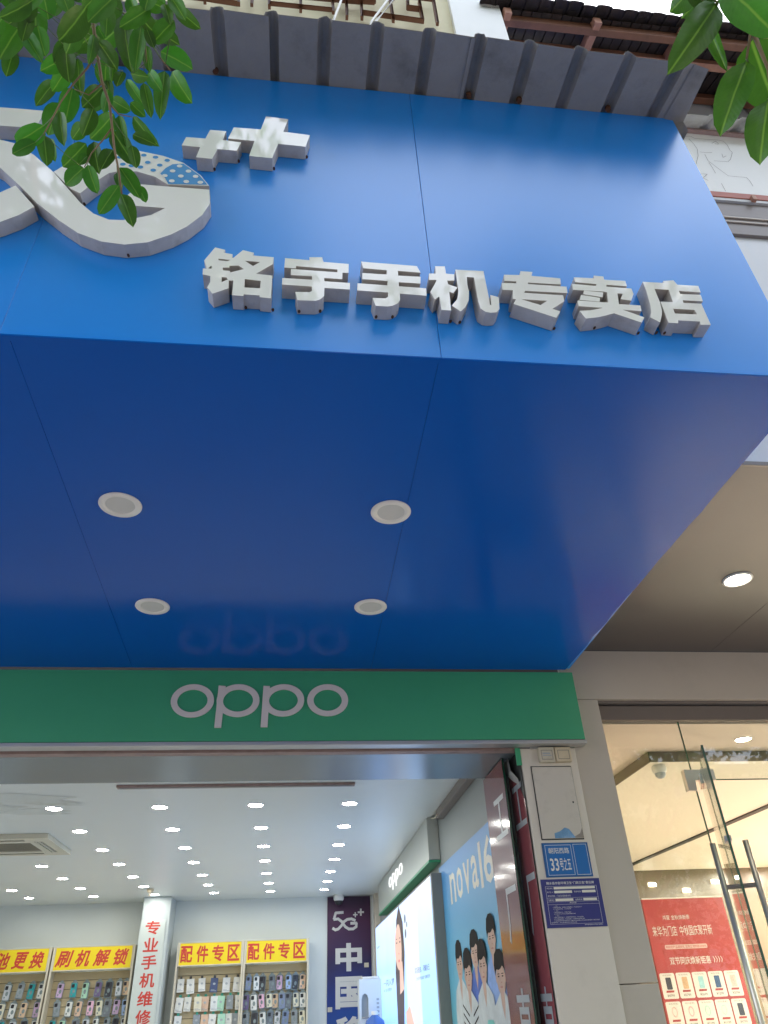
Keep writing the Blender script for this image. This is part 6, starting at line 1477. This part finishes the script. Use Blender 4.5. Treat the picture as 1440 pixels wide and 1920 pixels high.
def branch(twigs, leaves, tree):
    mb = MB()
    for pts, r in twigs:
        n = len(pts)
        mb.tube(pts, [r * (1 - .55 * i / (n - 1)) for i in range(n)], 8)
    # short stalks from each leaf to the closest twig point
    allp = [Vector(p) for pts, r in twigs for a, b in zip(pts[:-1], pts[1:]) for p in (a, (Vector(a) + Vector(b)) / 2, b)]
    for base, tip, wd_, roll in leaves:
        bp = Vector(base)
        q = min(allp, key=lambda p: (p - bp).length)
        if (q - bp).length < .14:
            mb.tube([q, (q + bp) / 2 + Vector((0, 0, -.004)), bp], .0009, 5, 1)
    br = mb.build('branch', [M_TWIG, M_STALK], tree, at=twigs[0][0][0], smooth=True)
    for l in leaves:
        hang_leaf(br, *l)
    return br
M_STALK = mat('green_stalk', (.09, .14, .03), rough=.5)
branch(TWIGS, LEAVES, tree)
branch(TWIGS_R, LEAVES_R, tree2)

def crown_mesh(name, clumps, per, size, seed):
    rnd = random.Random(seed)
    mb = MB()
    for (cx, cy, cz, r) in clumps:
        for _ in range(per):
            while True:
                d = Vector((rnd.uniform(-1, 1), rnd.uniform(-1, 1), rnd.uniform(-1, 1)))
                if d.length < 1:
                    break
            c = Vector((cx, cy, cz)) + d * r
            y = Vector((rnd.uniform(-1, 1), rnd.uniform(-1, 1), rnd.uniform(-1.2, .3))).normalized()
            x = y.cross(Vector((rnd.uniform(-1, 1), rnd.uniform(-1, 1), rnd.uniform(-.2, 1)))).normalized()
            L_ = size * rnd.uniform(.7, 1.3)
            w_ = L_ * .27
            mb.add([c, c + y * L_ * .45 + x * w_, c + y * L_, c + y * L_ * .45 - x * w_], [(0, 1, 2, 3)])
    return mb
def limbs(mb, base, top, r0, clumps):
    mb.tube([base, base.lerp(top, .5) + Vector((.08, .05, 0)), top], [r0, r0 * .8, r0 * .6], 12)
    for (cx, cy, cz, r) in clumps:
        e = Vector((cx, cy, cz))
        mb.tube([top - Vector((0, 0, .3)), top.lerp(e, .5) + Vector((0, 0, .15)), e], [r0 * .45, r0 * .25, r0 * .08], 8)
rn = random.Random(5)
cl = []
for _ in range(190):
    x, y, z = rn.uniform(-5.4, -.2), rn.uniform(-5.2, -.75), rn.uniform(5.2, 10.6)
    if ((x + 2.6) / 3.0) ** 2 + ((y + 2.6) / 2.6) ** 2 + ((z - 8) / 3.4) ** 2 < 1:
        cl.append((x, y, z, rn.uniform(.45, .8)))
cl2 = []  # right crown raised and spread to darken the sign's lower reflection
for _ in range(140):
    x, y, z = rn.uniform(.2, 7.6), rn.uniform(-4.8, -.8), rn.uniform(5.0, 9.0)
    if ((x - 3.9) / 3.8) ** 2 + ((y + 2.7) / 2.2) ** 2 + ((z - 6.7) / 1.8) ** 2 < 1:
        cl2.append((x, y, z, rn.uniform(.4, .7)))
def near_tree(t, foot, top, clumps, start, via, seed):
    lm_ = MB()
    limbs(lm_, foot, top, .20, clumps[::3])
    p = Vector(start)
    lm_.tube([p, p + Vector((-.05, -.1, .5)), via, top], [.005, .012, .03, .06], 8)
    lm_.build('trunk', M_BARK, t, smooth=True)
    cr = crown_mesh('crown', clumps, 300, .16, seed).build('crown', M_CROWN, t)
    cr['kind'] = 'stuff'
near_tree(tree, Vector((-1.7, -1.5, 0)), Vector((-1.75, -1.6, 4.2)), cl, TWIGS[0][0][0], Vector((-.9, -.8, 4.9)), 3)
near_tree(tree2, Vector((4.2, -2.0, 0)), Vector((4.1, -2.1, 4.0)), cl2, TWIGS_R[0][0][0], Vector((1.6, -1.2, 4.4)), 4)

# trees and houses on the far side of the street (seen in the glass and the gloss of the panels)
for k, (x, y, h) in enumerate(((-7.5, -11.2, 8.5), (1.5, -11.5, 9.0), (9.0, -11.0, 8.5), (14.5, -11.3, 9.0))):
    t = thing('street_tree', ['bushy street tree across the road, leftmost of four', 'bushy street tree across the road, second of four from left', 'bushy street tree across the road, third of four from left', 'bushy street tree across the road, rightmost of four'][k], 'tree', (x, y, 0), 'street trees across the road')
    rn = random.Random(20 + k)
    c2 = [(x + rn.uniform(-2.6, 2.6), y + rn.uniform(-1.6, 1.6), rn.uniform(2.6, h), rn.uniform(.6, 1.0)) for _ in range(32)]
    m_ = MB()
    limbs(m_, Vector((x, y, 0)), Vector((x, y, 3.4)), .22, c2[::3])
    m_.build('trunk', M_BARK, t, smooth=True)
    q = crown_mesh('crown', c2, 220, .24, 40 + k).build('crown', M_CROWN, t)
    q['kind'] = 'stuff'
M_FARW = mat('far_render', (.58, .54, .47), rough=.8, var=.06, scale=.6)
for k, (x0, x1, h) in enumerate(((-16, -5.3, 8.5), (-5.2, 5.6, 10.0), (5.7, 17, 7.5))):
    t = thing('street_house', ['low cream house row across the road at left', 'taller cream house across the road in the middle', 'lowest cream house across the road at right'][k], 'house', ((x0 + x1) / 2, -14, 0), 'houses across the road')
    box('wall', M_FARW, x0, x1, -18, -14, 0, h, parent=t)
    box('roof', M_TILE, x0 - .05, x1 + .05, -18.1, -13.7, h + .001, h + .25, parent=t)
    xx = x0 + 1
    while xx < x1 - 1.5:
        for z in (1, 4.2):
            box('window', MATS['pale_window'], xx, xx + 1.2, -13.99, -13.95, z, z + 1.6, parent=t)
        xx += 2.4
